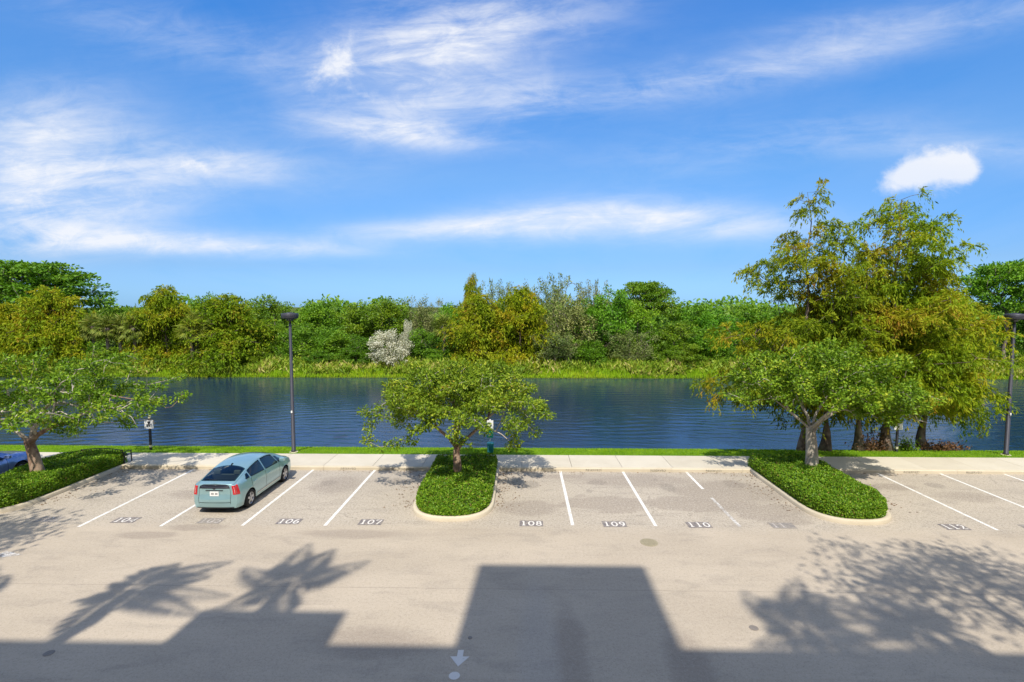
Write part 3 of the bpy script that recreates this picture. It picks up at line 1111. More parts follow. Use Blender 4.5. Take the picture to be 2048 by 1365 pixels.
# the tree on the right island: stout pale trunk, taller crown leaning right
tg = dome_targets(r, 270, (0.3, 0.0, 3.75), 3.9, 3.5, 2.2, -0.25, 0.32)
tg = np.concatenate([tg, dome_targets(r, 90, (2.55, -0.5, 3.1), 1.75, 1.9, 1.25, -0.6, 0.35)])
chain = [(0, 0, 0), (-.02, 0, .45), (-.03, 0, .95), (-.06, .02, 1.5), (-.12, 0, 2.05)]
t = broad_tree('island_tree', (11.95, 21.3, 0.09), chain, 4, tg, 0.27, 23, 'bark_grey', 'leaf_island', 54, 0.120, 0.066, 0.30, limbs=[[(-.45, 0, 2.35), (-1.0, -.05, 2.8), (-1.8, -.1, 3.4), (-2.4, -.1, 4.0)], [(-.2, .1, 2.6), (-.35, .3, 3.0), (-.2, .5, 4.0)], [(.25, -.1, 2.45), (.8, -.2, 2.9), (1.6, -.3, 3.35), (2.4, -.4, 3.6)], [(.1, -.5, 2.7), (.3, -1.2, 3.3)], [(.2, .2, 2.7), (.7, .4, 3.3), (1.1, .5, 4.3)]], twig='twig_pale', along=0.018, split=0.06, r0=0.010, expo=2.05, flare=0.25, bare=26, clear=lambda c: (c[:, 0] > 2.4) & (c[:, 2] < 3.15), tint=(0.92, 1.02, 0.95))
tag(t, 'stout pale grey trunked tree with leafy crown rising from the hedge beside bay 112', 'tree', 'shade trees on the kerbed islands')

# the tree on the left island: bare pale boughs poking through an airy layered crown
tg = dome_targets(r, 250, (0.2, 0.0, 3.2), 5.2, 3.9, 2.3, -0.25, 0.25)
tg = np.concatenate([tg, dome_targets(r, 36, (3.0, 0, 3.0), 2.5, 2.0, 1.2, -0.8, 0.5)])
tg = tg[tg[:, 2] > 1.5]
chain = [(0, 0, 0), (-.05, 0, .4), (-.13, 0, .85), (-.22, 0, 1.3), (-.34, 0, 1.75)]
t = broad_tree('island_tree', (-19.1, 19.8, 0.09), chain, 4, tg, 0.24, 24, 'bark_red', 'leaf_island', 48, 0.125, 0.060, 0.30, limbs=[[(-.7, 0, 2.1), (-1.5, 0, 2.6), (-2.6, 0, 3.2)], [(.2, -.2, 2.1), (1.0, -.3, 2.5), (2.0, -.3, 2.9), (3.2, -.2, 3.2)], [(-.25, .1, 2.4), (-.2, .1, 3.1), (-.5, .2, 4.0), (-1.0, .3, 4.9)], [(.1, .2, 3.0), (.8, .3, 3.7), (1.5, .3, 4.6)]], twig='twig_pale', along=0.0155, split=0.09, r0=0.014, expo=2.1, flare=0.3, bare=62, droop=0.35, flat=0.5, clear=lambda c: (np.abs(c[:, 0] - 4.5) < .55) & (c[:, 2] < 3.0), tint=(0.85, 1.0, 0.85))
tag(t, 'leaning tree with bare pale boughs through an airy crown rising beside the bench', 'tree', 'shade trees on the kerbed islands')


# ---- cypresses at the water's edge
def spray_leaves(C, A, per, r, length, L, W, hang=1.0):
    """feathery sprays: strips strung along short drooping twigs"""
    n = len(C) * per
    P = np.repeat(C, per, axis=0)
    A = np.repeat(A, per, axis=0)
    tw = r.integers(0, 9, n)
    tdir = unit(A + np.repeat(r.normal(0, 0.7, (len(C), 9, 3)), 1, axis=0)[np.repeat(np.arange(len(C)), per), tw])
    u = r.random(n)
    pos = P + tdir * (u * length)[:, None]
    pos[:, 2] -= hang * length * 0.55 * u ** 1.8
    pos += r.normal(0, 0.035 * length / 0.6, (n, 3))
    D = tdir * (1 - u[:, None] * .7) + r.normal(0, 0.35, (n, 3))
    D[:, 2] -= 0.25 * hang + 0.65 * u * hang
    Nn = r.normal(0, 0.7, (n, 3)) + np.array((0, -0.3, 0.6))
    k = r.uniform(0.6, 1.35, n)
    return leaf_quads(pos, D, Nn, L * k, W * k, 0.05)


def cypress(loc, h, rmax, seed, tint, trunk_r, n_br, low, top_sparse, name='cypress_tree', per=110, L=0.19, W=0.054, length=0.62, side=None, keep=None, build=True, shape=0.9):
    r = np.random.default_rng(seed)
    chain = [(0, 0, 0)]
    ns = int(h / 0.5)
    ox, oy = r.normal(0, 0.25), r.normal(0, 0.2)
    for k in range(1, ns + 1):
        u = k / ns
        chain.append((ox * u * u + 0.08 * math.sin(k * .9 + seed), oy * u * u + 0.08 * math.cos(k * .7), h * 0.985 * u))
    ch = np.array(chain)
    tg = []
    for b in range(n_br):
        u = low + (1 - low) * (b + r.random()) / n_br
        if r.random() < top_sparse * max(0, u - 0.40) * 1.9:
            continue
        rr = rmax * (min(1.0, 0.55 + u * 1.6) * (1 - u) ** shape * 1.35 + 0.06) * r.uniform(0.55, 1.15)
        az = r.uniform(0, 2 * math.pi)
        if side is not None:
            rr *= 1 + side[1] * math.cos(az - side[0])
        z0 = h * u
        nb = max(2, int(rr / 0.42))
        spread = r.normal(0, 0.24)
        for j in range(nb):
            f = (j + 1) / nb
            d = rr * f
            a2 = az + spread * f + r.normal(0, 0.14) * f
            z = z0 + d * r.uniform(0.05, 0.30) * (1 if u > .35 else 0.25) - 0.06 * d * d * (1 if u < .5 else 0.3)
            x0, y0 = np.interp(z0, ch[:, 2], ch[:, 0]), np.interp(z0, ch[:, 2], ch[:, 1])
            tg.append((x0 + d * math.cos(a2), y0 + d * math.sin(a2), max(0.55, z + r.normal(0, 0.12))))
            if f > 0.4 and rr > 1.2:
                s = r.choice((-1, 1))
                tg.append((x0 + d * math.cos(a2 + s * .25) * .95, y0 + d * math.sin(a2 + s * .25) * .95, max(0.5, z - 0.1 + r.normal(0, 0.2))))
    for j in range(6):
        tg.append((ox + r.normal(0, .25), oy + r.normal(0, .25), h * (0.90 + 0.02 * j)))
    tg = np.array(tg)
    if build:
        # low boughs stay over the water side and clear of the trunks
        rr_ = np.hypot(tg[:, 0], tg[:, 1])
        tg = tg[(tg[:, 1] > -2.3 - 0.25 * np.maximum(0, tg[:, 2] - 3)) & ((tg[:, 2] > 2.0) | (rr_ > 2.4)) & (tg[:, 2] > 1.45) & ((tg[:, 1] > -0.6) | (tg[:, 2] > 2.9))]
    P, par, dr, tips = grow(tg, chain, 2, r, 0.5, bend=0.1, plw=0.05, lift=0.02)
    rad = radii(par, 0.010, 2.1, trunk_r, 3)
    nt = len(chain)
    rad[:nt] = np.minimum(rad[:nt], trunk_r * (1 - 0.93 * np.linspace(0, 1, nt)))
    big, small = skeleton_mesh(P, par, rad, 0.05, 0.45, 10, 5, one=not build)
    C = P[np.array(tips)]
    A = dr[np.array(tips)]
    V, F = spray_leaves(C, A, per, r, length, L, W)
    bme = big.mesh('trunk', M['bark_cyp'], True)
    sme = small.mesh('branches', M['bark_cyp'], True) if build else None
    cme = mesh_np('crown', V, F, M['leaf_cyp'])
    if not build:
        return bme, sme, cme
    t = empty(name, loc)
    link('trunk', bme, t)
    link('branches', sme, t)
    o = link('crown', cme, t)
    o.color = (*tint, 1)
    return t


cz = float(lawn_z(26.05)) - 0.05
for (x, y, h, rm, sd, tint, tr, nb, low, sp, side, shp, lab) in [
        (14.15, 26.15, 13.1, 3.6, 31, (0.95, 0.93, 0.85), 0.21, 68, 0.13, 0.82, (math.pi, 0.35), 0.72, 'tall thin topped rusty cypress whose dark trunk stands just behind the pale island trunk'),
        (15.25, 26.10, 11.2, 3.0, 32, (0.95, 0.95, 0.9), 0.24, 44, 0.22, 0.55, None, 0.8, 'olive cypress with flared grey trunk beside the lake, next to the rusty one'),
        (17.0, 26.25, 10.2, 3.4, 33, (0.98, 0.92, 0.9), 0.22, 58, 0.16, 0.45, None, 0.8, 'rust tinged cypress between the flared trunk and the white sign'),
        (18.5, 26.4, 12.7, 3.7, 34, (0.92, 1.02, 0.85), 0.27, 86, 0.12, 0.72, (0, 0.1), 0.52, 'big olive cypress with layered flat top growing behind the white sign'),
        (20.7, 26.9, 9.4, 3.5, 35, (0.98, 1.05, 0.8), 0.22, 96, 0.10, 0.0, (0, 0.05), 0.7, 'bushy yellow green cypress drooping to the lawn near the lamp post')]:
    t = cypress((x, y, cz), h, rm, sd, tint, tr, nb, low, sp, side=side, shape=shp)
    tag(t, lab, 'tree', 'cypresses on the near shore')


# ---- far bank: kinds of plants, each built once and copied
def far_round(seed, layered=False, n=120, mat='leaf_far'):
    r = np.random.default_rng(seed)
    h = 8.0
    if layered:
        tg = []
        for k in range(9):
            z = 4.6 + 3.1 * (k / 8) ** 0.8
            rr = 4.1 * math.sqrt(max(0.08, 1 - ((z - 5.2) / 2.9) ** 2)) * r.uniform(.85, 1.1)
            a0, sp = r.uniform(0, 6.28), 0
            for q in range(15):
                a = r.uniform(0, 6.28)
                d = rr * math.sqrt(r.random())
                tg.append((d * math.cos(a), d * math.sin(a), z + r.normal(0, .12)))
        tg = np.array(tg)
        fork, cr, fl = 6, 0.85, 0.32
    else:
        tg = dome_targets(r, n, (0, 0, 3.6), 3.75, 3.75, 4.15, -0.75, 0.45, 14)
        tg = tg[tg[:, 2] > 0.9]
        fork, cr, fl = 3, 0.80, 0.75
    chain = [(0.1 * math.sin(k + seed), 0.1 * math.cos(k * 1.3), 0.5 * k) for k in range(8)]
    P, par, dr, tips = grow(tg, chain, fork, r, 0.8)
    rad = radii(par, 0.022, 2.2, 0.20, fork + 1)
    big, small = skeleton_mesh(P, par, rad, 0.05, 0.3, 7, 4, one=True)
    C = P[np.array(tips)]
    V, F = clump_leaves(C, 110 if layered else 90, cr, 0.23 if layered else 0.27, 0.13 if layered else 0.155, r, np.array((0, 0, 3.0)), 0.2, fl)
    return big.mesh('trunk', M['bark_far'], True), mesh_np('crown', V, F, M[mat])


def far_oak(seed, mat='leaf_oak', n=120):
    r = np.random.default_rng(seed)
    tg = dome_targets(r, n, (0, 0, 3.8), 3.5, 3.5, 3.6, -0.8, 0.35, 18)
    up = np.array([(r.normal(0, 2.0), r.normal(0, 2.0), r.uniform(6.0, 8.0)) for _ in range(22)])
    tg = np.concatenate([tg[tg[:, 2] > 0.6], up])
    chain = [(0.12 * math.sin(k + seed), 0.12 * math.cos(k * 1.3), 0.5 * k) for k in range(7)]
    P, par, dr, tips = grow(tg, chain, 2, r, 0.7)
    rad = radii(par, 0.026, 2.15, 0.22, 3)
    big, small = skeleton_mesh(P, par, rad, 0.06, 0.3, 7, 4, one=True)
    C = P[np.array(tips)]
    V, F = clump_leaves(C, 50, 0.62, 0.27, 0.125, r, np.array((0, 0, 3.0)), 0.0, 1.0)
    return big.mesh('trunk', M['bark_far'], True), mesh_np('crown', V, F, M[mat])


def fan_palm(seed, trunk_h, nf=44):
    r = np.random.default_rng(seed)
    tr = MB()
    hz = trunk_h
    if trunk_h > 0.5:
        tr.tube([(0, 0, -.2), (0.05, 0, hz * .4), (0.02, .05, hz * .8), (0, 0, hz)], [.20, .17, .17, .22], 8)
    else:
        tr.tube([(0, 0, -.2), (0, 0, hz + .1)], [.2, .15], 8)
    Ps, Ds, Ns, Ls, Ws = [], [], [], [], []
    for f in range(nf):
        az = 2.399 * f
        el = R(86) - R(140) * (f / nf) ** 1.05 + r.normal(0, .08)
        d = np.array((math.cos(az) * math.cos(el), math.sin(az) * math.cos(el), math.sin(el)))
        pl = r.uniform(0.5, 1.0)
        tip = np.array((0, 0, hz)) + d * pl - np.array((0, 0, 0.10))
        tr.tube([(0, 0, hz - .05), tuple((np.array((0, 0, hz)) + tip) / 2 + np.array((0, 0, .05))), tuple(tip)], [.02, .015, .012], 3)
        s = unit(np.cross(d, np.array((0, 0, 1.0)) + r.normal(0, .8, 3)) + 1e-6)
        for q in range(13):
            a = R(-95) + R(190) * q / 12
            dd = d * math.cos(a) + s * math.sin(a)
            dd = dd + np.array((0, 0, -0.45 - .35 * r.random()))
            Ps.append(tip)
            Ds.append(dd)
            Ns.append(np.cross(d, s) * (1 if np.cross(d, s)[2] > 0 else -1) + r.normal(0, .2, 3))
            Ls.append(r.uniform(.75, 1.05) * (1 - 0.25 * abs(a) / R(95)))
            Ws.append(0.10)
    V, F = leaf_quads(np.array(Ps), np.array(Ds), np.array(Ns), np.array(Ls), np.array(Ws), .05)
    return tr.mesh('trunk', M['bark_far'], True), mesh_np('crown', V, F, M['leaf_palm'])


PROTO = {}


def proto(kind, parts):
    t = empty(kind)
    for nm, me in parts:
        link(nm, me, t)
    PROTO.setdefault(kind, []).append(t)


NM3 = ('trunk', 'crown')
for sd in (41, 42, 43):
    proto('round', zip(NM3, far_round(sd)))
for sd in (51, 52):
    proto('spread', zip(NM3, far_round(sd, True)))
for sd in (61, 62):
    proto('oak', zip(NM3, far_oak(sd)))
proto('silver', zip(NM3, far_round(63, False, 95, 'leaf_silver')))
for sd in (71, 72):
    proto('cyp', zip(NM3, cypress((0, 0, 0), 8.0, 3.9, sd, (1, 1, 1), 0.16, 74, 0.08, 0.0, per=42, L=0.30, W=0.11, length=0.85, build=False, shape=0.62)[::2]))
for sd in (81, 82):
    proto('palm', zip(('trunk', 'crown'), fan_palm(sd, 4.2)))
proto('palmetto', zip(('trunk', 'crown'), fan_palm(83, 0.3, 34)))
HGT = {'round': (8.0, 4.0), 'spread': (8.0, 4.2), 'oak': (8.0, 4.0), 'silver': (7.8, 4.0), 'cyp': (8.0, 3.2), 'palm': (5.3, 1.7), 'palmetto': (1.5, 1.7)}
NAME = {'round': 'broadleaf_tree', 'spread': 'spreading_tree', 'oak': 'oak_tree', 'silver': 'silver_shrub', 'cyp': 'cypress_tree', 'palm': 'fan_palm', 'palmetto': 'palmetto'}
LAB = {'r': ('round crowned green broadleaf tree in the wood across the lake', 'broadleaf trees across the lake'),
       's': ('low green bush at the foot of the wood across the lake', 'bushes behind the far reeds'),
       'a': ('big flat layered spreading tree standing tallest behind the rusty cypress and palms across the lake', 'spreading trees over the palms'),
       'a2': ('flat layered spreading tree across the lake beyond the lamp post by the cypresses', 'spreading trees beyond the lamp post'),
       'u': ('flat layered spreading tree across the lake beyond the lamp post by the cypresses', 'spreading trees beyond the lamp post'),
       'b': ('broad orange olive cypress below the big layered tree across the lake', None),
       'c': ('smaller rusty cypress next to the broad orange one across the lake', None),
       'd': ('feathery orange topped cypress between the two fan palm groups across the lake', None),
       'e': ('wide dark olive cypress across the lake, beside the pair of fan palms', None),
       'f': ('low pale green palmetto clump at the reeds across the lake', None),
       'g': ('bare looking greyish tree on the skyline behind the silver shrub', None),
       'h': ('large silver white shrub behind the far reeds', None),
       'i': ('small silver white shrub just above the large silver one', None),
       'j': ('slim dark spire treetop sticking up above the orange cypresses across the lake', None),
       'k': ('ochre cypress below the slim spire treetop across the lake', None),
       'l': ('golden orange cypress beside the grey green oaks across the lake', None),
       'm': ('broad grey green oak next to the golden cypress across the lake', None),
       'n': ('dense glossy deep green tree next to the broad grey green oak across the lake', None),
       'o': ('sparse grey green treetop on the skyline behind the orange cypresses', 'sparse oaks on the far skyline'),
       'q': ('low grey green oak bush behind the far reeds', 'low oaks behind the far reeds'),
       't': ('dome shaped layered tree rising on the far skyline beside the deep green tree', None),
       'p': ('fan palm with shaggy head in the wood across the lake', 'fan palms across the lake')}
FAR = [
    ('spread', -66.3, 70, 12.4, 8.1, (0.8, 1.0, 0.8), 'a'),
    ('spread', -77.2, 72, 11.6, 6.2, (0.85, 1.0, 0.8), 'a'),
    ('cyp', -54.5, 59, 9.0, 3.5, (0.98, 1.02, 0.8), 'b'),
    ('cyp', -59.1, 58.5, 7.2, 2.8, (1.05, .98, 0.8), 'c'),
    ('round', -59.1, 60, 5.2, 2.9, (1, 1, 1), ('green tree squeezed between the two orange cypresses across the lake', None)),
    ('round', -52.6, 60.5, 4.4, 2.3, (0.9, 1, 0.8), ('green tree beside the fan palm group, below the broad orange cypress across the lake', None)),
    ('round', -58.5, 72, 7.1, 3.8, (1.0, 1.05, 0.9), ('green skyline tree peeking above the fan palm group across the lake', 'trees above the palms')),
    ('round', -52.3, 73, 6.7, 3.9, (1, 1, 1), ('green skyline tree peeking above the fan palm group across the lake', 'trees above the palms')),
    ('palm', -49.5, 59.0, 6.0, 1.6, (1, 1, 1), 'p'),
    ('palm', -47.1, 58.0, 5.2, 1.6, (1, 1, 1), 'p'),
    ('palm', -46.0, 58.5, 5.7, 1.6, (1, 1, 1), 'p'),
    ('palm', -44.2, 58.2, 5.4, 1.6, (1, 1, 1), 'p'),
    ('cyp', -41.7, 60, 9.0, 3.0, (0.95, 1.0, 0.85), 'd'),
    ('round', -46.7, 58.5, 2.5, 2.5, (1.1, 1.1, 0.9), 's'),
    ('round', -41.8, 58.3, 1.9, 2.5, (1.25, 1.1, 0.8), 's'),
    ('palm', -36.8, 58.0, 6.3, 1.5, (1, 1, 1), 'p'),
    ('palm', -36.7, 57.0, 4.0, 1.4, (1.1, 1.05, 0.8), 'p'),
    ('round', -42.2, 68, 8.5, 3.6, (0.9, 1, 1), ('green tree topping the skyline behind the wide dark olive cypress', None)),
    ('cyp', -34.2, 59.5, 8.1, 4.1, (0.75, 0.9, 0.8), 'e'),
    ('round', -34.1, 71, 8.1, 3.8, (1.0, 1.0, 0.75), ('round olive crown on the skyline just behind the lamp head beyond the hatchback', None)),
    ('round', -28.0, 71, 8.1, 4.0, (0.95, 1.1, 0.8), ('rounded bright green crown on the skyline beside the lamp head beyond the hatchback', None)),
    ('round', -31.1, 64, 4.8, 2.8, (1, 1.05, 0.9), ('leafy green tree below the skyline crowns around the lamp post beyond the hatchback', 'trees round the lamp post')),
    ('round', -26.5, 62, 4.9, 3.3, (1, 1.1, 0.85), ('leafy green tree below the skyline crowns around the lamp post beyond the hatchback', 'trees round the lamp post')),
    ('round', -22.3, 61, 4.9, 3.2, (0.9, 1.05, 0.8), ('leafy green tree below the skyline crowns around the lamp post beyond the hatchback', 'trees round the lamp post')),
    ('palmetto', -27.7, 58.5, 3.3, 1.7, (1.05, 1.1, 1.1), 'f'),
    ('round', -23.2, 73, 7.4, 3.5, (1, 1, 0.8), ('olive green skyline crown behind the silver shrubs across the lake', 'crowns behind the silver shrubs')),
    ('round', -18.7, 72, 7.8, 4.3, (1.05, 1, 0.7), ('olive green skyline crown behind the silver shrubs across the lake', 'crowns behind the silver shrubs')),
    ('oak', -14.0, 71, 7.7, 2.5, (0.9, 0.9, 0.95), 'g'),
    ('round', -9.3, 69, 7.6, 2.7, (0.85, 1.15, 0.75), ('vivid green crown on the skyline next to the ochre cypress', None)),
    ('round', -19.1, 61, 3.7, 3.1, (0.85, 0.95, 0.8), ('dark green tree touching the large silver shrub on its lamp post side', None)),
    ('silver', -15.3, 58.6, 4.7, 2.95, (1, 1, 1), 'h'),
    ('silver', -13.6, 61, 5.6, 1.0, (1, 1, 1), 'i'),
    ('round', -11.4, 61, 4.3, 2.6, (0.85, 1, 0.85), ('dark green tree touching the large silver shrub on its ochre cypress side', None)),
    ('palm', -8.9, 59.0, 4.9, 1.2, (1, 1, 1), 'p'),
    ('round', -9.1, 59, 2.4, 2.3, (0.8, 1, 0.8), 's'),
    ('cyp', -6.0, 62, 10.3, 1.3, (0.9, 0.95, 0.9), 'j'),
    ('cyp', -5.1, 59.5, 8.1, 3.3, (1.0, 1.0, 0.9), 'k'),
    ('cyp', -0.2, 59.8, 8.9, 3.0, (1.1, 1.06, 0.75), 'l'),
    ('oak', -3.2, 66, 9.5, 2.2, (0.85, 0.95, 0.9), 'o'),
    ('oak', 1.0, 66, 9.5, 2.2, (0.9, 0.95, 1), 'o'),
    ('oak', 3.8, 65, 10.1, 2.5, (0.85, 0.95, 0.95), 'o'),
    ('oak', 5.6, 61, 8.1, 3.9, (1, 1, 0.9), 'm'),
    ('oak', 8.7, 67, 9.4, 2.2, (0.95, 0.9, 0.85), 'o'),
    ('round', 9.5, 62, 9.3, 3.7, (0.8, 1.1, 0.85), 'n'),
    ('oak', 3.7, 59, 4.1, 2.8, (0.75, 0.9, 0.8), 'q'),
    ('spread', 16.5, 70, 9.7, 4.2, (1, 1.05, 0.7), 't'),
    ('round', 14.2, 64, 7.3, 3.2, (1.15, 1.25, 0.8), ('pale yellow green tree under the dome shaped layered tree across the lake', None)),
    ('round', 22.6, 69, 7.6, 4.4, (0.85, 1.1, 0.8), ('vivid green crown on the skyline between the dome shaped tree and near shore cypresses', 'vivid crowns past the dome tree')),
    ('round', 25.1, 66, 6.4, 3.6, (0.8, 1.15, 0.85), ('vivid green crown on the skyline between the dome shaped tree and near shore cypresses', 'vivid crowns past the dome tree')),
    ('round', 17.9, 62, 5.2, 3.3, (0.95, 0.95, 0.75), ('olive green tree low below the vivid crowns past the dome shaped tree', None)),
    ('round', 22.0, 61, 4.9, 3.5, (0.85, 1.1, 0.85), ('deep green tree low below the vivid crowns, nearest the near shore cypresses', None)),
    ('oak', 12.3, 59.5, 4.1, 3.1, (0.85, 0.95, 0.85), 'q'),
    ('round', 17.6, 59, 3.0, 2.8, (1, 1, 0.75), 's'),
    ('round', 22.4, 59, 2.7, 2.3, (0.85, 0.95, 0.7), 's'),
    ('round', 7.7, 59.3, 3.5, 2.6, (0.8, 1, 0.8), 's'),
    ('round', -23.0, 59, 2.4, 2.6, (0.8, 0.95, 0.8), 's'),
    ('round', -19.0, 59, 2.4, 2.3, (0.85, 1, 0.8), 's'),
    ('round', -30.7, 58.6, 2.5, 2.3, (1, 0.95, 0.6), 's'),
    ('round', 31.1, 68, 7.4, 4.6, (0.9, 1.05, 0.8), ('green tree across the lake glimpsed through the near shore cypresses', 'trees behind the near cypresses')),
    ('round', 37.6, 68, 7.0, 4.6, (0.9, 1, 0.8), ('green tree across the lake glimpsed through the near shore cypresses', 'trees behind the near cypresses')),
    ('round', 44.8, 69, 7.4, 4.6, (0.9, 1.05, 0.8), ('green tree across the lake glimpsed through the near shore cypresses', 'trees behind the near cypresses')),
    ('round', 51.4, 69, 7.4, 4.6, (0.9, 1, 0.8), ('green tree across the lake glimpsed through the near shore cypresses', 'trees behind the near cypresses')),
    ('round', 30.7, 62, 3.7, 4.2, (0.95, 1, 0.8), ('green tree across the lake glimpsed through the near shore cypresses', 'trees behind the near cypresses')),
    ('round', 51.0, 62, 4.9, 4.2, (0.9, 1, 0.75), ('green tree across the lake glimpsed through the near shore cypresses', 'trees behind the near cypresses')),
    ('spread', 54.8, 60, 11.8, 5.2, (0.85, 1.1, 0.75), 'u'),
    ('round', 58.0, 60, 7.5, 3.5, (0.9, 1.1, 0.8), ('green tree beneath the flat layered tree beyond the lamp post by the cypresses', None)),
    ('spread', 64.5, 63, 10.9, 5.5, (0.9, 1.1, 0.8), 'a2'),
]
_cnt = {}
rf = np.random.default_rng(5)
for (kind, x, y, h, rad_, tint, key) in FAR:
    k = _cnt.get(kind, 0)
    _cnt[kind] = k + 1
    src = PROTO[kind][k % len(PROTO[kind])]
    H0, R0 = HGT[kind]
    s = rad_ / R0
    sz = h / H0
    if kind in ('palm', 'palmetto'):
        s = sz = max(sz, 1.12) if kind == 'palm' else s
    c = copy_tree(src, (x, y, float(far_z(y)) - 0.1), rf.uniform(0, 6.28), (s, s * rf.uniform(.9, 1.1), sz if kind != 'palmetto' else s), tint)
    c.name = NAME[kind]
    lb, gr = LAB[key] if isinstance(key, str) else key
    key = key if isinstance(key, str) else 'r'
    if key == 's':
        c.name = 'green_bush'
    tag(c, lb, 'shrub' if key in 'shiqf' else ('palm' if key == 'p' else 'tree'), gr)
for lst in PROTO.values():
    for t in lst:
        for ch in list(t.children):
            bpy.data.objects.remove(ch)
        bpy.data.objects.remove(t)

# far wood that reads as one mass behind the single trees
r = np.random.default_rng(91)
n = 52000
x = r.uniform(-125, 125, n)
y = r.uniform(73, 92, n)
ht = 5.6 + 1.1 * np.sin(x * 0.21 + 1) + 0.8 * np.sin(x * 0.53 + y * .3) + 0.5 * np.sin(x * 1.27) + 0.04 * (y - 73)
z = 0.7 + ht * np.sqrt(r.random(n))
D = r.normal(0, 1, (n, 3))
Nn = np.tile((0, -0.6, 0.7), (n, 1)) + r.normal(0, .5, (n, 3))
V, F = leaf_quads(np.stack([x, y, z], 1), D, Nn, r.uniform(.5, .9, n), r.uniform(.3, .5, n))
o = link('distant_wood', mesh_np('distant_wood', V, F, M['leaf_far']))
o.color = (.9, 1, .85, 1)
o['kind'] = 'stuff'
tag(o, 'dense green wood closing the view behind the far bank trees', 'wood')

# undergrowth: leafy ground cover in the shade of the wood
n = 26000
x = r.uniform(-75, 75, n)
y = r.uniform(57.6, 73, n)
z = far_z(y) + (0.5 + 0.9 * (0.5 + 0.5 * np.sin(x * .7 + y)) + .4 * np.sin(x * 1.9)) * r.random(n)
V, F = leaf_quads(np.stack([x, y, z], 1), r.normal(0, 1, (n, 3)) + np.array((0, 0, .5)), np.tile((0, -.4, .8), (n, 1)) + r.normal(0, .6, (n, 3)), r.uniform(.25, .5, n), r.uniform(.12, .26, n))
o = link('undergrowth', mesh_np('undergrowth', V, F, M['leaf_far']))
o['kind'] = 'stuff'
tag(o, 'tangled green undergrowth beneath the far trees', 'undergrowth')

# reeds and broad-leaved marsh plants along the far waterline
PATCH = [(-27.6, -23.6), (-18.8, -15.0), (2.0, 11.6), (17.6, 22.2), (-40, -37)]


def in_patch(x):
    m = np.zeros(len(x), bool)
    for a, b in PATCH:
        m |= (x > a) & (x < b)
    return m


n = 62000
x = r.uniform(-72, 72, n)
y = 55.25 + 3.6 * r.random(n) ** 0.9 + 0.25 * np.sin(x * .8)
def blob(x, y, f, s_):
    q = np.random.default_rng(s_)
    t_ = np.zeros(len(x))
    for _ in range(9):
        a_ = q.uniform(0, 6.28)
        k_ = f * q.uniform(.6, 1.7)
        t_ += np.sin(k_ * (x * math.cos(a_) + y * 1.6 * math.sin(a_)) + q.uniform(0, 6.28))
    return t_ / 3.0


dens_ = blob(x, y, 1.1, 1)
keep = ((~in_patch(x)) | (y > 57.0) | (r.random(n) < .12)) & (r.random(n) < np.clip(0.75 + 0.6 * dens_, 0.06, 1))
# plants stand in clumps with their own height
ch = np.maximum(.25, 0.95 + 0.42 * blob(x, y, 0.8, 2) + r.normal(0, .22, n))
x, y, ch = x[keep], y[keep], ch[keep]
n = len(x)
u = r.random(n)
z = np.maximum(far_z(y), -.5) + ch * 0.8 * u ** .8
az = r.uniform(0, 6.28, n)
lean = r.uniform(.15, 1.3, n)
D = np.stack([np.cos(az) * lean, np.sin(az) * lean, 1.0 - .5 * r.random(n)], 1)
Nn = r.normal(0, .5, (n, 3)) + np.array((0, -.6, .5))
V, F = leaf_quads(np.stack([x, y, z], 1), D, Nn, r.uniform(.35, .75, n), r.uniform(.09, .19, n), .1)
o = link('reeds', mesh_np('reeds', V, F, M['leaf_reed']))
o['kind'] = 'stuff'
tag(o, 'yellow green and tan marsh reeds lining the far shore', 'reeds')

n = 30000
x = r.uniform(-72, 72, n)
y = 55.0 + 2.6 * r.random(n)
keep = in_patch(x) | (y < 55.55)
x, y = x[keep], y[keep]
n = len(x)
z = np.maximum(far_z(y), -.5) - .03
D = np.stack([r.normal(0, .35, n), r.normal(0, .35, n), np.ones(n)], 1)
V, F = leaf_quads(np.stack([x, y, z], 1), D, np.tile((0, -1.0, .2), (n, 1)) + r.normal(0, .5, (n, 3)), r.uniform(.30, .62, n), r.uniform(.05, .09, n), .05)
o = link('marsh_grass', mesh_np('marsh_grass', V, F, M['leaf_grass']))
o['kind'] = 'stuff'
tag(o, 'bright green marsh grass in patches at the far waterline', 'grass')

# near lawn blades
n = 70000
x = r.uniform(-34, 34, n)
y = r.uniform(24.27, 26.85, n)
z = lawn_z(y) - .01
D = np.stack([r.normal(0, .45, n), r.normal(0, .45, n), np.ones(n)], 1)
V, F = leaf_quads(np.stack([x, y, z], 1), D, np.tile((0, -1.0, .3), (n, 1)) + r.normal(0, .6, (n, 3)), r.uniform(.05, .10, n), r.uniform(.012, .022, n), .05)
o = link('lawn_blades', mesh_np('lawn_blades', V, F, M['leaf_lawn']))
o['kind'] = 'stuff'
tag(o, 'short bright green grass of the strip between sidewalk and lake', 'grass')

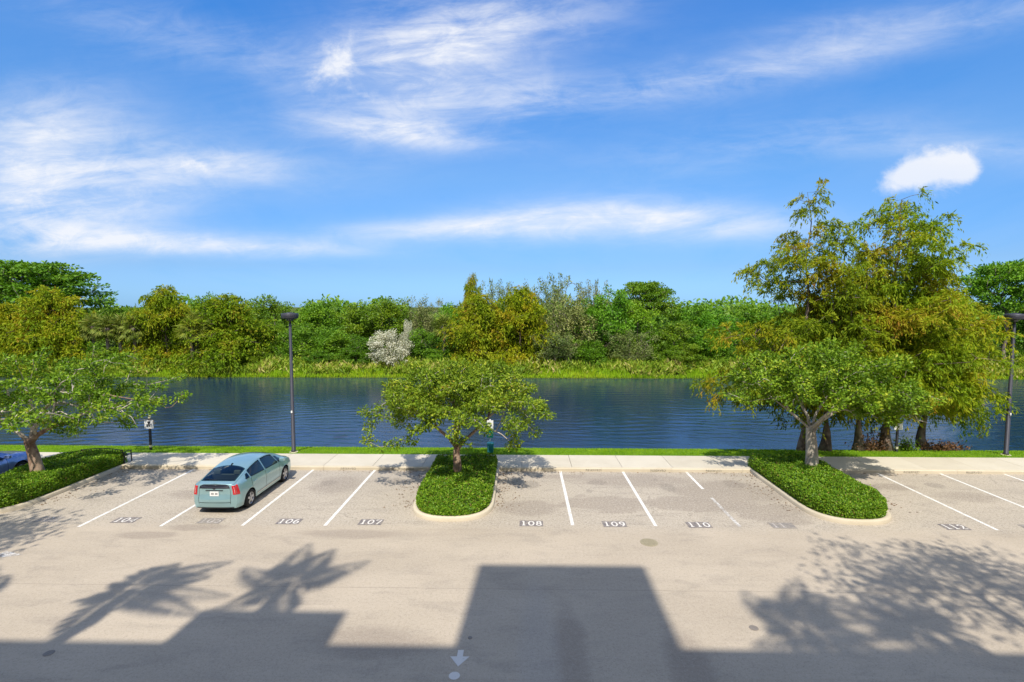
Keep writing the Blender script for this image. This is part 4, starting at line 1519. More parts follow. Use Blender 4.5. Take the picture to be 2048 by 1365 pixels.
# shoreline plants under the cypresses
M['leaf_dead'] = leaf_mat('fallen_spray', [(0.0, (0.09, 0.05, 0.03)), (.5, (0.19, 0.10, 0.05)), (1, (0.30, 0.19, 0.10))], .2, .7, .4, 1.5, .1)
for (x0, y0, sx, sy, hh, mt, nn, lb, nm_) in [
        (21.3, 26.45, 1.25, .3, .42, 'leaf_dead', 900, 'heap of fallen reddish brown cypress branches on the lawn edge', 'branch_heap'),
        (19.4, 26.35, .55, .3, .65, 'leaf_far', 500, 'small dark green bush at the shore right beside the white sign', 'shore_bush'),
        (17.6, 26.2, .8, .25, .75, 'leaf_dead', 700, 'brown dead shoots round the middle cypress trunks', 'dead_shoots')]:
    t = empty(nm_, (x0, y0, float(lawn_z(y0)) - .03))
    P = np.stack([r.normal(0, sx * .45, nn), r.normal(0, sy * .5, nn), np.abs(r.normal(0, hh * .5, nn))], 1)
    V, F = leaf_quads(P, r.normal(0, 1, (nn, 3)), r.normal(0, .6, (nn, 3)) + np.array((0, -.3, .7)), .16 * r.uniform(.6, 1.4, nn), .06 * r.uniform(.6, 1.4, nn))
    link('foliage', mesh_np('foliage', V, F, M[mt]), t)
    b = MB()
    for k in range(9):
        p0 = (r.normal(0, .01), r.normal(0, .01), 0)
        d = r.normal(0, sx * .6, 3)
        b.tube([p0, (p0[0] + d[0] * .6, p0[1] + d[1] * .4, hh * .5), (p0[0] + d[0], p0[1] + d[1] * .6, hh * r.uniform(.6, 1))], [.02, .014, .006], 4)
    b.build('twigs', M['bark_cyp'], t)
    tag(t, lb, 'shrub' if 'bush' in nm_ else 'brush')

# fallen leaves blown against the kerbs and under the island trees
n = 900
cx = r.choice([-2.47, 11.3, -19.2], n)
side = r.choice([-1, 1], n)
x = cx + side * (1.5 + np.abs(r.normal(0, .5, n)))
y = np.where(r.random(n) < .6, r.uniform(18, 22.2, n), 22.25 - np.abs(r.normal(0, .25, n)))
x = np.where(y > 21.9, cx + r.normal(0, 3.0, n), x)
ok = (np.abs(x - cx) > 1.47)
x, y = x[ok], y[ok]
n = len(x)
az = r.uniform(0, 6.28, n)
V, F = leaf_quads(np.stack([x, y, np.full(n, .006)], 1), np.stack([np.cos(az), np.sin(az), r.uniform(0, .25, n)], 1), np.tile((0, 0, 1.0), (n, 1)) + r.normal(0, .15, (n, 3)), r.uniform(.06, .11, n), r.uniform(.03, .05, n))
o = link('leaf_litter', mesh_np('leaf_litter', V, F, M['leaf_dead']))
o['kind'] = 'stuff'
tag(o, 'scattered brown fallen leaves along the kerbs by the islands', 'leaf litter')


# ================================================================== STREET FURNITURE
def lamp(x, y, label):
    z0 = float(lawn_z(y))
    t = empty('street_lamp', (x, y, z0))
    MB().lathe([(.20, -.15), (.20, .02), (.18, .035)], 18).build('footing', M['kerb'], t)
    MB().lathe([(.115, .03), (.115, .10), (.095, .12), (.062, 6.25), (.05, 6.27)], 14).build('pole', M['metal_dark'], t, smooth=True)
    MB().lathe([(.045, 6.26), (.045, 6.50)], 10).build('stem', M['black'], t, smooth=True)
    hd = MB().lathe([(.05, 6.46), (.34, 6.50), (.375, 6.53), (.385, 6.55), (.385, 6.72), (.37, 6.745), (.10, 6.785), (.09, 6.80)], 28).build('lamp_head', M['metal_dark'], t)
    bv = hd.data
    bv.polygons.foreach_set('use_smooth', np.ones(len(bv.polygons), dtype=bool))
    MB().lathe([(.388, 6.625), (.392, 6.635), (.388, 6.645)], 28, cap=False).build('band', M['black'], hd)
    MB().lathe([(.14, 6.40), (.17, 6.47), (.16, 6.505)], 18).build('lens', M['pane'], hd)
    MB().box(-.035, .035, -.112, -.088, 1.95, 2.06).build('sticker', M['white'], t)
    tag(t, label, 'street lamp', 'lamps along the lake')


lamp(-11.12, 24.66, 'tall dark lamp post with drum head on the lawn beyond the teal hatchback')
lamp(23.15, 24.95, 'tall dark lamp post with drum head beside the drooping cypress')

M['cap'] = simple('cream_cap', (0.58, 0.55, 0.38), 0.5)


def sign_post(x, y, pole_mat, top, w_, z0, z1, label, marks):
    gz = float(lawn_z(y))
    t = empty('sign_post', (x, y, gz))
    MB().box(-.045, .045, -.045, .045, -.2, top).build('post', M[pole_mat], t, bevel=.006)
    MB().box(-.052, .052, -.052, .052, .16, .27).build('band', M['cap'], t)
    MB().lathe([(.055, top), (.06, top + .03), (.05, top + .06), (.065, top + .09), (.05, top + .14), (.015, top + .16)], 12).build('finial', M['cap'], t, smooth=True)
    pn = MB().box(-w_ / 2, w_ / 2, -.066, -.048, z0, z1).build('panel', M['white'], t, bevel=.004)
    for (a, b, c, d) in marks:
        MB().box(a, b, -.0700, -.0668, z0 + c, z0 + d).build('mark', M['black'], pn)
    tag(t, label, 'sign')


sign_post(18.6, 25.82, 'metal_dark', 1.50, .42, 1.14, 1.52, 'white notice on a grey post in front of the cypress trunks',
          [(-.13, .10, .315, .335), (-.10, .12, .285, .302), (-.07, .06, .245, .265), (-.06, .05, .14, .205), (-.03, .04, .085, .145), (-.14, -.02, .075, .09), (.02, .14, .07, .085), (-.05, .05, .03, .045)])
sign_post(-18.38, 24.95, 'black', 1.60, .44, 1.10, 1.52, 'white notice with dark emblem on a black post near the bench',
          [(-.07, .08, .30, .36), (-.04, .06, .24, .30), (-.09, .05, .16, .22), (-.10, -.06, .09, .17), (.02, .06, .09, .17), (.08, .13, .2, .23)])

# pet waste station
M['disp'] = simple('green_plastic', (0.012, 0.36, 0.20), 0.35, 0, .08, 4)
M['bin'] = simple('teal_plastic', (0.010, 0.19, 0.235), 0.35, 0, .1, 4)
M['bin_lid'] = simple('pale_teal_plastic', (0.06, 0.36, 0.40), 0.35, 0, .1, 4)
gz = float(lawn_z(25.0))
t = empty('pet_waste_station', (-1.57, 25.0, gz))
MB().box(-.03, .03, -.03, .03, -.2, 1.62).build('post', M['white'], t)
pn = MB().box(-.155, .155, -.052, -.034, 1.13, 1.58).build('sign_panel', M['white'], t, bevel=.004)
for (cx, cz_) in [(-.085, .06), (0, .055), (.085, .06), (-.05, .15), (.03, .16), (0, .28)]:
    d = MB().lathe([(.022, 0), (.022, .003)], 10)
    o = d.build('paw_dot', M['black'], pn, (cx, -.053, 1.13 + cz_))
    o.rotation_euler = (R(90), 0, 0)
dp = MB().box(-.15, .15, -.16, -.03, .74, 1.13).build('bag_dispenser', M['disp'], t, bevel=.03)
MB().box(-.075, .075, -.170, -.155, .86, .90).build('slot', M['white'], dp)
bn = MB().lathe([(.13, .0), (.145, .02), (.165, .46), (.168, .48)], 18, c=(.02, -.20, .0)).build('bin', M['bin'], t, smooth=True)
MB().lathe([(.178, .475), (.182, .50), (.15, .535), (.05, .555)], 18, c=(.02, -.20, .0)).build('lid', M['bin_lid'], bn, smooth=True)
MB().box(-.11, -.05, -.365, -.345, .10, .40).build('bag_fold', M['bin_lid'], bn)
MB().box(-.06, .06, -.06, -.02, .30, .36).build('bracket', M['black'], t)
tag(t, 'green and teal pet waste station with white sign behind the middle hedge', 'waste station')

# bench behind the left hedge, its back to the parking bays
t = empty('park_bench', (-18.75, 22.52, 0.148))
t.scale = (1.0, .9, .8)
for sx in (-1, 1):
    b = MB()
    x = .92 * sx
    b.tube([(x, 0, 0), (x, .02, .42), (x, -.05, .62), (x, -.10, .84)], [.025] * 4, 6)
    b.build('leg', M['black'], t)
    b = MB()
    b.tube([(x, .50, 0), (x, .48, .42), (x, .47, .62)], [.025] * 3, 6)
    b.build('leg', M['black'], t)
    b = MB()
    b.tube([(x, -.05, .62), (x, .2, .65), (x, .49, .62)], [.024] * 3, 6)
    b.build('armrest', M['black'], t)
for k in range(6):
    MB().box(-.94, .94, .02 + .08 * k, .08 + .08 * k, .42, .445).build('seat_slat', M['black'], t)
b = MB()
b.tube([(-.94 + 1.88 * k / 12, -.10, .80 + .10 * math.sin(math.pi * k / 12)) for k in range(13)], [.024] * 13, 6)
b.build('top_rail', M['black'], t)
for k in range(15):
    x = -.84 + .12 * k
    MB().tube([(x, -.005, .45), (x, -.10, .80 + .10 * math.sin(math.pi * (x + .94) / 1.88))], [.011, .011], 4).build('back_bar', M['black'], t)
tag(t, 'black metal bench with arched back behind the hedge near the blue car', 'bench')


# ================================================================== CARS
def hermite(xs, ys, x):
    xs, ys = np.array(xs, float), np.array(ys, float)
    d = np.gradient(ys, xs)
    i = np.clip(np.searchsorted(xs, x) - 1, 0, len(xs) - 2)
    h = xs[i + 1] - xs[i]
    u = np.clip((x - xs[i]) / h, 0, 1)
    return (2 * u**3 - 3 * u**2 + 1) * ys[i] + (u**3 - 2 * u**2 + u) * h * d[i] + (-2 * u**3 + 3 * u**2) * ys[i + 1] + (u**3 - u**2) * h * d[i + 1]


def car_paint(name, color):
    m, g = mat_new(name)
    nz = g.noise(wpos(g), 1.5, 3)
    col = g.mix(nz, tuple(c * .96 for c in color), tuple(c * 1.04 for c in color))
    p = principled(g, col, 0.30, 0.45, 0.5, None, 1.0)
    p.inputs['Coat Roughness'].default_value = 0.04
    return finish(m, g, p.outputs[0])


def glass_mat():
    m, g = mat_new('car_glass')
    fr_ = g.n('ShaderNodeFresnel')
    fr_.inputs['IOR'].default_value = 1.5
    tr_ = g.n('ShaderNodeBsdfTransparent')
    nz = g.noise(wpos(g), 2.0, 2)
    g.put(tr_.inputs['Color'], g.mix(nz, (0.30, 0.36, 0.36), (0.33, 0.39, 0.39)))
    gl = g.n('ShaderNodeBsdfGlossy')
    gl.inputs['Roughness'].default_value = 0.02
    mx = g.n('ShaderNodeMixShader')
    g.put(mx.inputs[0], g.m('MINIMUM', g.m('MULTIPLY', fr_.outputs[0], 1.6), 1.0))
    m.node_tree.links.new(tr_.outputs[0], mx.inputs[1])
    m.node_tree.links.new(gl.outputs[0], mx.inputs[2])
    return finish(m, g, mx.outputs[0])


M['glass'] = glass_mat()
M['tyre'] = simple('tyre_rubber', (0.02, 0.02, 0.021), 0.8, 0, .2, 8, .3)
M['alloy'] = simple('alloy_wheel', (0.52, 0.52, 0.54), 0.3, 0.8, .05, 3)
M['red_lens'] = simple('red_lens', (0.50, 0.012, 0.018), 0.12, 0, .1, 3, .7)
M['clear_lens'] = simple('clear_lens', (0.72, 0.68, 0.66), 0.12, 0, .05, 3, .7)
M['trim'] = simple('black_trim', (0.015, 0.016, 0.02), 0.25, 0, .1, 3, .6)
M['chrome'] = simple('bright_trim', (0.62, 0.64, 0.66), 0.15, 0.9, .03, 3)
M['beige'] = simple('beige_seat', (0.42, 0.40, 0.26), 0.8, 0, .1, 3)


class Car:
    """lofted body: x runs from tail to nose, y across, z up; everything else is laid on that surface"""
    def __init__(s, T):
        s.T = T
        s.x0, s.x1 = T['x'][0], T['x'][-1]

    def keys(s, x):
        T = s.T
        H = lambda k: float(hermite(T['x'], T[k], np.array([x]))[0])
        z0, y0 = T['sill'], H('y0')
        z2, y2 = H('z2'), H('y2')
        for xw in T['wheels']:
            d = abs(x - xw)
            if d < T['arch']:
                za = T['wr'] + math.sqrt(T['arch']**2 - d * d)
                if za > z0:
                    k = (za - z0) / (z2 - z0)
                    y0 = y0 + (y2 - y0) * min(1, k * 1.2)
                    z0 = za
        z1 = z0 + (z2 - z0) * .4
        y1 = max(y0, H('y1')) if z0 < .4 else y2 + .012
        z3, y3 = H('z3'), H('y3')
        z5, y5 = H('z5'), H('y5')
        z4, y4 = max(z3 + .012, z5 - .04), y5 + .035
        z6 = H('z6')
        return [(y0, z0), (y1, z1), (y2, z2), (y3, z3), (y4, z4), (y5, z5), (y5 * .55, z5 + (z6 - z5) * .72), (0.0, z6)]

    def S(s, x, t, off=0.0):
        K = s.keys(x)
        n = len(K)
        i = int(min(max(math.floor(t), 0), n - 2))
        u = t - i
        p0, p1, p2, p3 = K[max(i - 1, 0)], K[i], K[i + 1], K[min(i + 2, n - 1)]
        if i + 2 >= n:
            p3 = (-K[n - 2][0], K[n - 2][1])
        out = []
        for c in (0, 1):
            a = .5 * (2 * p1[c] + (p2[c] - p0[c]) * u + (2 * p0[c] - 5 * p1[c] + 4 * p2[c] - p3[c]) * u * u + (-p0[c] + 3 * p1[c] - 3 * p2[c] + p3[c]) * u**3)
            lin = p1[c] * (1 - u) + p2[c] * u
            out.append(.55 * a + .45 * lin)
        return Vector((x, out[0], out[1]))

    def P(s, x, t, off):
        p = s.S(x, t)
        if off:
            e = .02
            xa, xb = max(s.x0, x - e), min(s.x1, x + e)
            tu = s.S(xb, t) - s.S(xa, t)
            tv = s.S(x, min(7, t + .05)) - s.S(x, max(0, t - .05))
            n = tu.cross(tv)
            if n.length > 1e-9:
                n.normalize()
                if n.z < -0.2 or (n.y < 0 and t < 5):
                    n = -n
                p = p + n * off
        return p

    def shell(s, nx=110, sub=4):
        xs = [s.x0 + (s.x1 - s.x0) * k / nx for k in range(nx + 1)]
        ts = [k / sub for k in range(7 * sub + 1)]
        mb = MB()
        row = []
        for x in xs:
            pr = [s.S(x, t) for t in ts]
            row.append([(p.x, p.y, p.z) for p in pr] + [(p.x, -p.y, p.z) for p in pr[-2::-1]])
        m = len(row[0])
        nt_ = 7 * sub
        dxc, dtc = (s.x1 - s.x0) / nx, 1 / sub

        def hole(i, j):
            x = s.x0 + dxc * (i + .5)
            t = (j + .5) / sub if j < nt_ else (2 * nt_ - j - .5) / sub
            for _, (b0, b1, t0_, t1_, ta, tb) in s.T['side_glass']:
                if ta - .02 < t < tb + .02:
                    v = (t - ta) / (tb - ta)
                    if b0 + (t0_ - b0) * v + dxc * .6 < x < b1 + (t1_ - b1) * v - dxc * .6:
                        return True
            for g_ in (s.T['windshield'], s.T['rear_glass']):
                if t > g_[2] + .15:
                    e = ((7 - t) / (7 - g_[2])) ** 2
                    if g_[0] + (g_[6] - g_[0]) * e + dxc * .8 < x < g_[1] + (g_[7] - g_[1]) * e - dxc * .8:
                        return True
            return False
        mb.add([v for rr in row for v in rr], [(i * m + j, (i + 1) * m + j, (i + 1) * m + j + 1, i * m + j + 1) for i in range(nx) for j in range(m - 1) if not hole(i, j)])
        return mb

    def cap(s, mb, x, sign, bulge, nt=24, ny=16):
        rows = []
        for k in range(nt + 1):
            t = 7 * k / nt
            rows.append([s.C(x, sign, bulge, t, -1 + 2 * j / ny, 0) for j in range(ny + 1)])
        m = ny + 1
        mb.add([v for rr in rows for v in rr], [(i * m + j, i * m + j + 1, (i + 1) * m + j + 1, (i + 1) * m + j) for i in range(nt) for j in range(ny)])

    def C(s, x, sign, bulge, t, w, off):
        """point on the tail or nose face: height by t, w across -1..1"""
        p = s.S(x, t)
        b = float(np.interp(p.z, [q[0] for q in bulge], [q[1] for q in bulge]))
        return (p.x + sign * (b * (1 - abs(w) ** 3.2) + off), p.y * w, p.z)

    def patch(s, xb0, xb1, xt0, xt1, t0, t1, off=.006, nx=8, nt=5, mirror=False, side=1, mb=None):
        mb = mb or MB()
        for sg in ((1, -1) if mirror else (side,)):
            vs = []
            for j in range(nt + 1):
                v = j / nt
                a, b = xb0 + (xt0 - xb0) * v, xb1 + (xt1 - xb1) * v
                for i in range(nx + 1):
                    p = s.P(a + (b - a) * i / nx, t0 + (t1 - t0) * v, off)
                    vs.append((p.x, p.y * sg, p.z))
            mb.add(vs, [(j * (nx + 1) + i, j * (nx + 1) + i + 1, (j + 1) * (nx + 1) + i + 1, (j + 1) * (nx + 1) + i) for j in range(nt) for i in range(nx)])
        return mb

    def over(s, x0, x1, t0, off=.006, nx=8, nt=6, x0e=None, x1e=None):
        """a pane that spans the car from side to side (t0 .. centre .. t0)"""
        mb = MB()
        vs = []
        for j in range(-nt, nt + 1):
            t = 7 - (7 - t0) * abs(j) / nt
            sg = 1 if j >= 0 else -1
            e = (abs(j) / nt) ** 2
            a = x0 + ((x0e if x0e is not None else x0) - x0) * e
            b = x1 + ((x1e if x1e is not None else x1) - x1) * e
            for i in range(nx + 1):
                p = s.P(a + (b - a) * i / nx, t, off)
                vs.append((p.x, p.y * sg, p.z))
        mb.add(vs, [(j * (nx + 1) + i, j * (nx + 1) + i + 1, (j + 1) * (nx + 1) + i + 1, (j + 1) * (nx + 1) + i) for j in range(2 * nt) for i in range(nx)])
        return mb

    def facepatch(s, x, sign, bulge, t0, t1, w0, w1, off=.008, n=8, nt=5):
        mb = MB()
        vs = [s.C(x, sign, bulge, t0 + (t1 - t0) * j / nt, w0 + (w1 - w0) * i / n, off) for j in range(nt + 1) for i in range(n + 1)]
        mb.add(vs, [(j * (n + 1) + i, j * (n + 1) + i + 1, (j + 1) * (n + 1) + i + 1, (j + 1) * (n + 1) + i) for j in range(nt) for i in range(n)])
        return mb


def build_car(name, T, paint, loc, label, bright_plate=True):
    c = Car(T)
    root = empty(name, loc, R(90))                 # nose towards +Y
    rb, fb = T['rear_bulge'], T['front_bulge']
    mb = c.shell()
    c.cap(mb, c.x0, -1, rb)
    c.cap(mb, c.x1, 1, fb)
    body = mb.mesh('body', paint, True)
    bm = bmesh.new()
    bm.from_mesh(body)
    bmesh.ops.remove_doubles(bm, verts=bm.verts, dist=.0008)
    bmesh.ops.recalc_face_normals(bm, faces=bm.faces)
    bm.to_mesh(body)
    bm.free()
    link('body', body, root)
    MB().box(c.x0 + .12, c.x1 - .15, -.70, .70, .17, .60).build('underbody', M['trim'], root)
    # seats seen through the glass
    xr, xf = T['seams'][0] + .12, T['seams'][1] + .25
    for (xs_, y0_, y1_) in [(xr, -.60, .60), (xf, -.58, -.12), (xf, .12, .58)]:
        st_ = MB().box(xs_, xs_ + .50, y0_, y1_, .58, .74).build('seat', M['beige'], root, bevel=.04)
        MB().add([(xs_ - .22, y0_, 1.14), (xs_ - .10, y0_, 1.14), (xs_ + .14, y0_, .70), (xs_ - .02, y0_, .66), (xs_ - .22, y1_, 1.14), (xs_ - .10, y1_, 1.14), (xs_ + .14, y1_, .70), (xs_ - .02, y1_, .66)],
                 [(0, 1, 2, 3), (7, 6, 5, 4), (0, 4, 5, 1), (1, 5, 6, 2), (2, 6, 7, 3), (3, 7, 4, 0)]).build('seat_back', M['beige'], st_)
        for yc in ((y0_ + y1_) / 2,) if y1_ - y0_ < .8 else (-.36, .36):
            MB().box(xs_ - .24, xs_ - .13, yc - .12, yc + .12, 1.15, 1.30).build('headrest', M['beige'], st_, bevel=.03)
    MB().box(c.x0 + .30, xr - .12, -.62, .62, .60, .93).build('parcel_shelf', M['trim'], root)
    MB().box(T['seams'][2] - .02, T['seams'][2] + .40, -.66, .66, .60, .93).build('dashboard', M['trim'], root, bevel=.04)

    def smooth(mbx, nm, mt, par=root):
        return mbx.build(nm, M[mt], par, smooth=True)
    for (nm, a) in T['side_glass']:
        for sg in (1, -1):
            smooth(c.patch(*a, mirror=False, side=sg), nm, 'glass')
    smooth(c.over(*T['windshield']), 'windshield', 'glass')
    rw = smooth(c.over(*T['rear_glass']), 'rear_window', 'glass')
    for xs_ in T['seams']:
        for sg in (1, -1):
            smooth(c.patch(xs_ - .006, xs_ + .006, xs_ - .006, xs_ + .006, .35, 2.98, .003, 1, 14, side=sg), 'door_seam', 'trim')
    for xs_ in T['handles']:
        for sg in (1, -1):
            y = c.S(xs_, 2.35).y
            z = c.S(xs_, 2.35).z
            MB().box(xs_ - .10, xs_ + .10, sg * y - .012, sg * y + .03 * sg + .002, z - .016, z + .016).build('door_handle', paint, root, bevel=.008)
    for sg in (1, -1):
        smooth(c.patch(T['wheels'][0] + .42, T['wheels'][1] - .42, T['wheels'][0] + .42, T['wheels'][1] - .42, .55, .72, .012, 16, 2, side=sg), 'side_moulding', 'chrome')
    for sg in (1, -1):
        x = T['mirror']
        y = c.S(x, 3.0).y
        mm = MB()
        mm.box(x - .07, x + .07, sg * y + (.03 if sg > 0 else -.24), sg * y + (.24 if sg > 0 else -.03), .98, 1.12)
        mr = mm.build('wing_mirror', paint, root, bevel=.035)
        MB().box(x - .02, x + .03, min(sg * (y - .02), sg * (y + .06)), max(sg * (y - .02), sg * (y + .06)), .98, 1.03).build('mirror_arm', M['trim'], mr)
    # wheels
    wr = T['wr']
    for xw in T['wheels']:
        for sg in (1, -1):
            wy = (T['track'] - .0) * sg
            wl = empty('wheel')
            wl.parent = root
            wl.location = (xw, wy, wr)
            wl.rotation_euler = (R(-90 if sg > 0 else 90), 0, 0)   # wheel axis z points outwards
            MB().lathe([(wr * .66, -.10), (wr * .93, -.095), (wr, -.06), (wr, .06), (wr * .93, .095), (wr * .68, .10), (wr * .66, .085)], 28, cap=False).build('tyre', M['tyre'], wl, smooth=True)
            MB().lathe([(wr * .67, -.08), (wr * .67, .092), (wr * .63, .092), (wr * .62, .04)], 24, cap=False).build('rim', M['alloy'], wl, smooth=True)
            MB().lathe([(wr * .63, .030), (wr * .05, .034)], 20).build('brake_disc', M['trim'], wl)
            for k in range(5):
                a = 2 * math.pi * k / 5 + .3
                sp = MB()
                for da in (-.0,):
                    c_, s__ = math.cos(a), math.sin(a)
                    w1, w2 = .045, .032
                    pts = [(.03, -w1), (wr * .65, -w2), (wr * .65, w2), (.03, w1)]
                    vs = [(p[0] * c_ - p[1] * s__, p[0] * s__ + p[1] * c_, zz_) for zz_ in (.055, .085) for p in pts]
                    sp.add(vs, [(3, 2, 1, 0), (4, 5, 6, 7), (0, 1, 5, 4), (1, 2, 6, 5), (2, 3, 7, 6), (3, 0, 4, 7)])
                sp.build('spoke', M['alloy'], wl)
            MB().lathe([(.05, .05), (.05, .09), (.03, .095)], 14).build('hub_cap', M['alloy'], wl)
    for sg in (1, -1):
        a = T['tail']
        q = c.facepatch(c.x0, -1, rb, a[0], a[1], sg * a[2], sg * 1.0, .010, 6, 8)
        c.patch(c.x0 + .001, c.x0 + a[3], c.x0 + .001, c.x0 + a[3] * .75, a[0], a[1], .009, 5, 8, side=sg, mb=q)
        tl = smooth(q, 'tail_light', 'red_lens')
        smooth(c.facepatch(c.x0, -1, rb, a[0] + .15, a[1] - .35, sg * (a[2] + .10), sg * .93, .016, 5, 5), 'reverse_lens', 'clear_lens', tl)
        h = T['head']
        smooth(c.patch(c.x1 - h[2], c.x1 - .002, c.x1 - h[2] * .55, c.x1 - .002, h[0], h[1], .008, 8, 5, side=sg), 'headlight', 'clear_lens')
    smooth(c.facepatch(c.x0, -1, rb, *T['lower_glass'], .010, 16, 4), 'spoiler_glass', 'trim')
    pz = T['plate_z']
    xx = c.x0 - float(np.interp(pz, [q[0] for q in rb], [q[1] for q in rb]))
    pl = MB().box(xx - .022, xx - .004, -.155, .155, pz - .08, pz + .08).build('licence_plate', M['white'], root, bevel=.003)
    for k in range(7):
        if k == 3:
            continue
        MB().box(xx - .0255, xx - .0222, -.112 + .033 * k, -.094 + .033 * k, pz - .030, pz + .035).build('character', M['metal_dark'], pl)
    MB().box(xx - .020, xx + .02, -.30, .30, pz + .105, pz + .130).build('tailgate_grip', M['trim'], root)
    em = MB().lathe([(.055, 0), (.055, .008), (.035, .012)], 18).build('emblem', M['metal_dark'], root, (xx - .006, 0, pz + .185))
    em.rotation_euler = (0, R(-90), 0)
    em.scale = (.72, 1, 1)
    for sg in (1, -1):
        smooth(c.facepatch(c.x0, -1, rb, .75, 2.62, sg * .735, sg * .748, .004, 1, 10), 'tailgate_seam', 'trim')
    smooth(c.facepatch(c.x0, -1, rb, .98, 1.04, -.735, .735, .004, 14, 1), 'bumper_seam', 'trim')
    if T.get('fin'):
        wp = [c.P(.27 + .02 * q, 7.0 - .30 * q, .018) for q in range(6)]
        MB().tube([tuple(p) for p in wp], [.009] * 6, 5).build('rear_wiper', M['trim'], rw)
    zb = .36
    xb = c.x0 - float(np.interp(zb, [q[0] for q in rb], [q[1] for q in rb]))
    smooth(c.facepatch(c.x0, -1, rb, .02, .22, -.92, .92, .006, 14, 3), 'bumper_valance', 'trim')
    if T.get('fin'):
        xf = T['fin']
        zf = c.S(xf, 7).z
        MB().add([(xf - .10, -.02, zf - .01), (xf - .10, .02, zf - .01), (xf + .08, .015, zf - .01), (xf + .08, -.015, zf - .01), (xf - .07, 0, zf + .055), (xf - .03, 0, zf + .05)],
                 [(0, 1, 2, 3), (0, 4, 1), (0, 3, 5, 4), (1, 4, 5, 2), (2, 5, 3)]).build('roof_antenna', M['trim'], root)
    tag(root, label, 'car', 'cars parked in the bays')
    return root


TEAL = car_paint('teal_car_paint', (0.29, 0.47, 0.49))
HATCH = dict(
    x=[0.13, .22, .5, .9, 1.4, 2.0, 2.6, 3.1, 3.6, 3.9, 4.2, 4.40], sill=.22, wheels=(.84, 3.54), wr=.315, arch=.365, track=.765,
    y0=[.70, .76, .81, .83, .84, .84, .84, .84, .83, .81, .76, .66], y1=[.75, .81, .855, .865, .866, .866, .866, .866, .862, .85, .80, .70],
    z2=[.74, .74, .75, .75, .745, .735, .725, .715, .71, .69, .65, .60], y2=[.745, .80, .85, .868, .872, .872, .872, .872, .866, .85, .79, .69],
    z3=[1.00, 1.02, 1.04, 1.04, 1.02, .99, .965, .94, .915, .88, .80, .71], y3=[.70, .735, .775, .80, .812, .818, .818, .812, .80, .78, .71, .62],
    z5=[1.045, 1.075, 1.165, 1.285, 1.39, 1.44, 1.405, 1.285, 1.065, .945, .855, .75], y5=[.60, .61, .615, .605, .585, .565, .555, .575, .65, .66, .61, .53],
    z6=[1.085, 1.115, 1.215, 1.34, 1.445, 1.492, 1.455, 1.33, 1.10, .985, .89, .78],
    rear_bulge=[(.2, .05), (.35, .09), (.52, .125), (.60, .11), (.66, .06), (.80, .055), (.93, .075), (1.0, .05), (1.1, .03)],
    front_bulge=[(.2, .04), (.4, .08), (.6, .07), (.8, .02)],
    side_glass=[('quarter_window', (.66, .92, .80, .92, 3.10, 3.75)), ('rear_door_window', (.97, 1.93, .97, 1.90, 3.06, 3.90)),
                ('front_door_window', (2.00, 3.02, 1.97, 2.86, 3.06, 3.90)), ('front_quarter_window', (3.08, 3.48, 2.94, 3.10, 3.06, 3.80))],
    windshield=(2.72, 3.62, 5.08, .006, 8, 6, 2.80, 3.60), rear_glass=(.24, 1.16, 5.08, .006, 8, 6, .30, 1.02),
    seams=(.97, 1.965, 3.06), handles=(1.18, 2.2), mirror=3.12, tail=(1.85, 3.2, .84, .10), head=(2.2, 3.2, .45), lower_glass=(2.66, 5.4, -.74, .74),
    plate_z=.735, fin=1.25)
build_car('parked_car', HATCH, TEAL, (-10.62, 17.27, 0.0), 'teal hatchback parked nose to the kerb in bay 105')

BLUE = car_paint('blue_car_paint', (0.24, 0.33, 0.64))
SEDAN = dict(
    x=[0.12, .3, .7, 1.1, 1.6, 2.1, 2.6, 3.1, 3.5, 3.9, 4.3, 4.52], sill=.22, wheels=(.95, 3.68), wr=.325, arch=.385, track=.79,
    y0=[.70, .78, .82, .84, .84, .84, .84, .84, .84, .83, .77, .62], y1=[.76, .83, .87, .88, .88, .88, .88, .88, .88, .87, .81, .68],
    z2=[.76, .77, .78, .78, .77, .76, .75, .75, .74, .73, .69, .62], y2=[.76, .82, .87, .885, .885, .885, .885, .885, .885, .87, .81, .68],
    z3=[.98, 1.0, 1.02, 1.02, 1.00, .99, .97, .95, .94, .92, .85, .74], y3=[.68, .74, .79, .81, .82, .82, .82, .82, .82, .80, .73, .60],
    z5=[1.03, 1.05, 1.08, 1.20, 1.37, 1.41, 1.36, 1.20, 1.04, .985, .90, .78], y5=[.56, .60, .63, .60, .57, .56, .56, .60, .68, .68, .62, .50],
    z6=[1.05, 1.07, 1.11, 1.24, 1.42, 1.46, 1.41, 1.24, 1.08, 1.02, .94, .81],
    rear_bulge=[(.2, .05), (.5, .12), (.66, .06), (1.0, .04)], front_bulge=[(.2, .05), (.4, .13), (.6, .12), (.8, .05)],
    side_glass=[('rear_door_window', (1.15, 2.05, 1.30, 2.02, 3.08, 3.88)), ('front_door_window', (2.12, 3.05, 2.10, 2.80, 3.08, 3.88))],
    windshield=(2.68, 3.42, 5.08, .006, 8, 6, 2.74, 3.40), rear_glass=(.85, 1.45, 5.08, .006, 8, 6, .95, 1.40),
    seams=(1.10, 2.08, 3.10), handles=(1.3, 2.3), mirror=3.05, tail=(2.1, 3.6, .66, .2), head=(2.2, 3.15, .55), lower_glass=(4.6, 5.2, -.5, .5),
    plate_z=.76)
build_car('parked_car', SEDAN, BLUE, (-21.98, 17.42, 0.0), 'blue car mostly hidden by the hedge and leaning tree')


# ================================================================== BEHIND THE VIEWPOINT: what throws the foreground shadows
bl = empty('apartment_building', (0, -0.7, 0))
k = 1 / 0.75
SX = 0.05 / 0.75


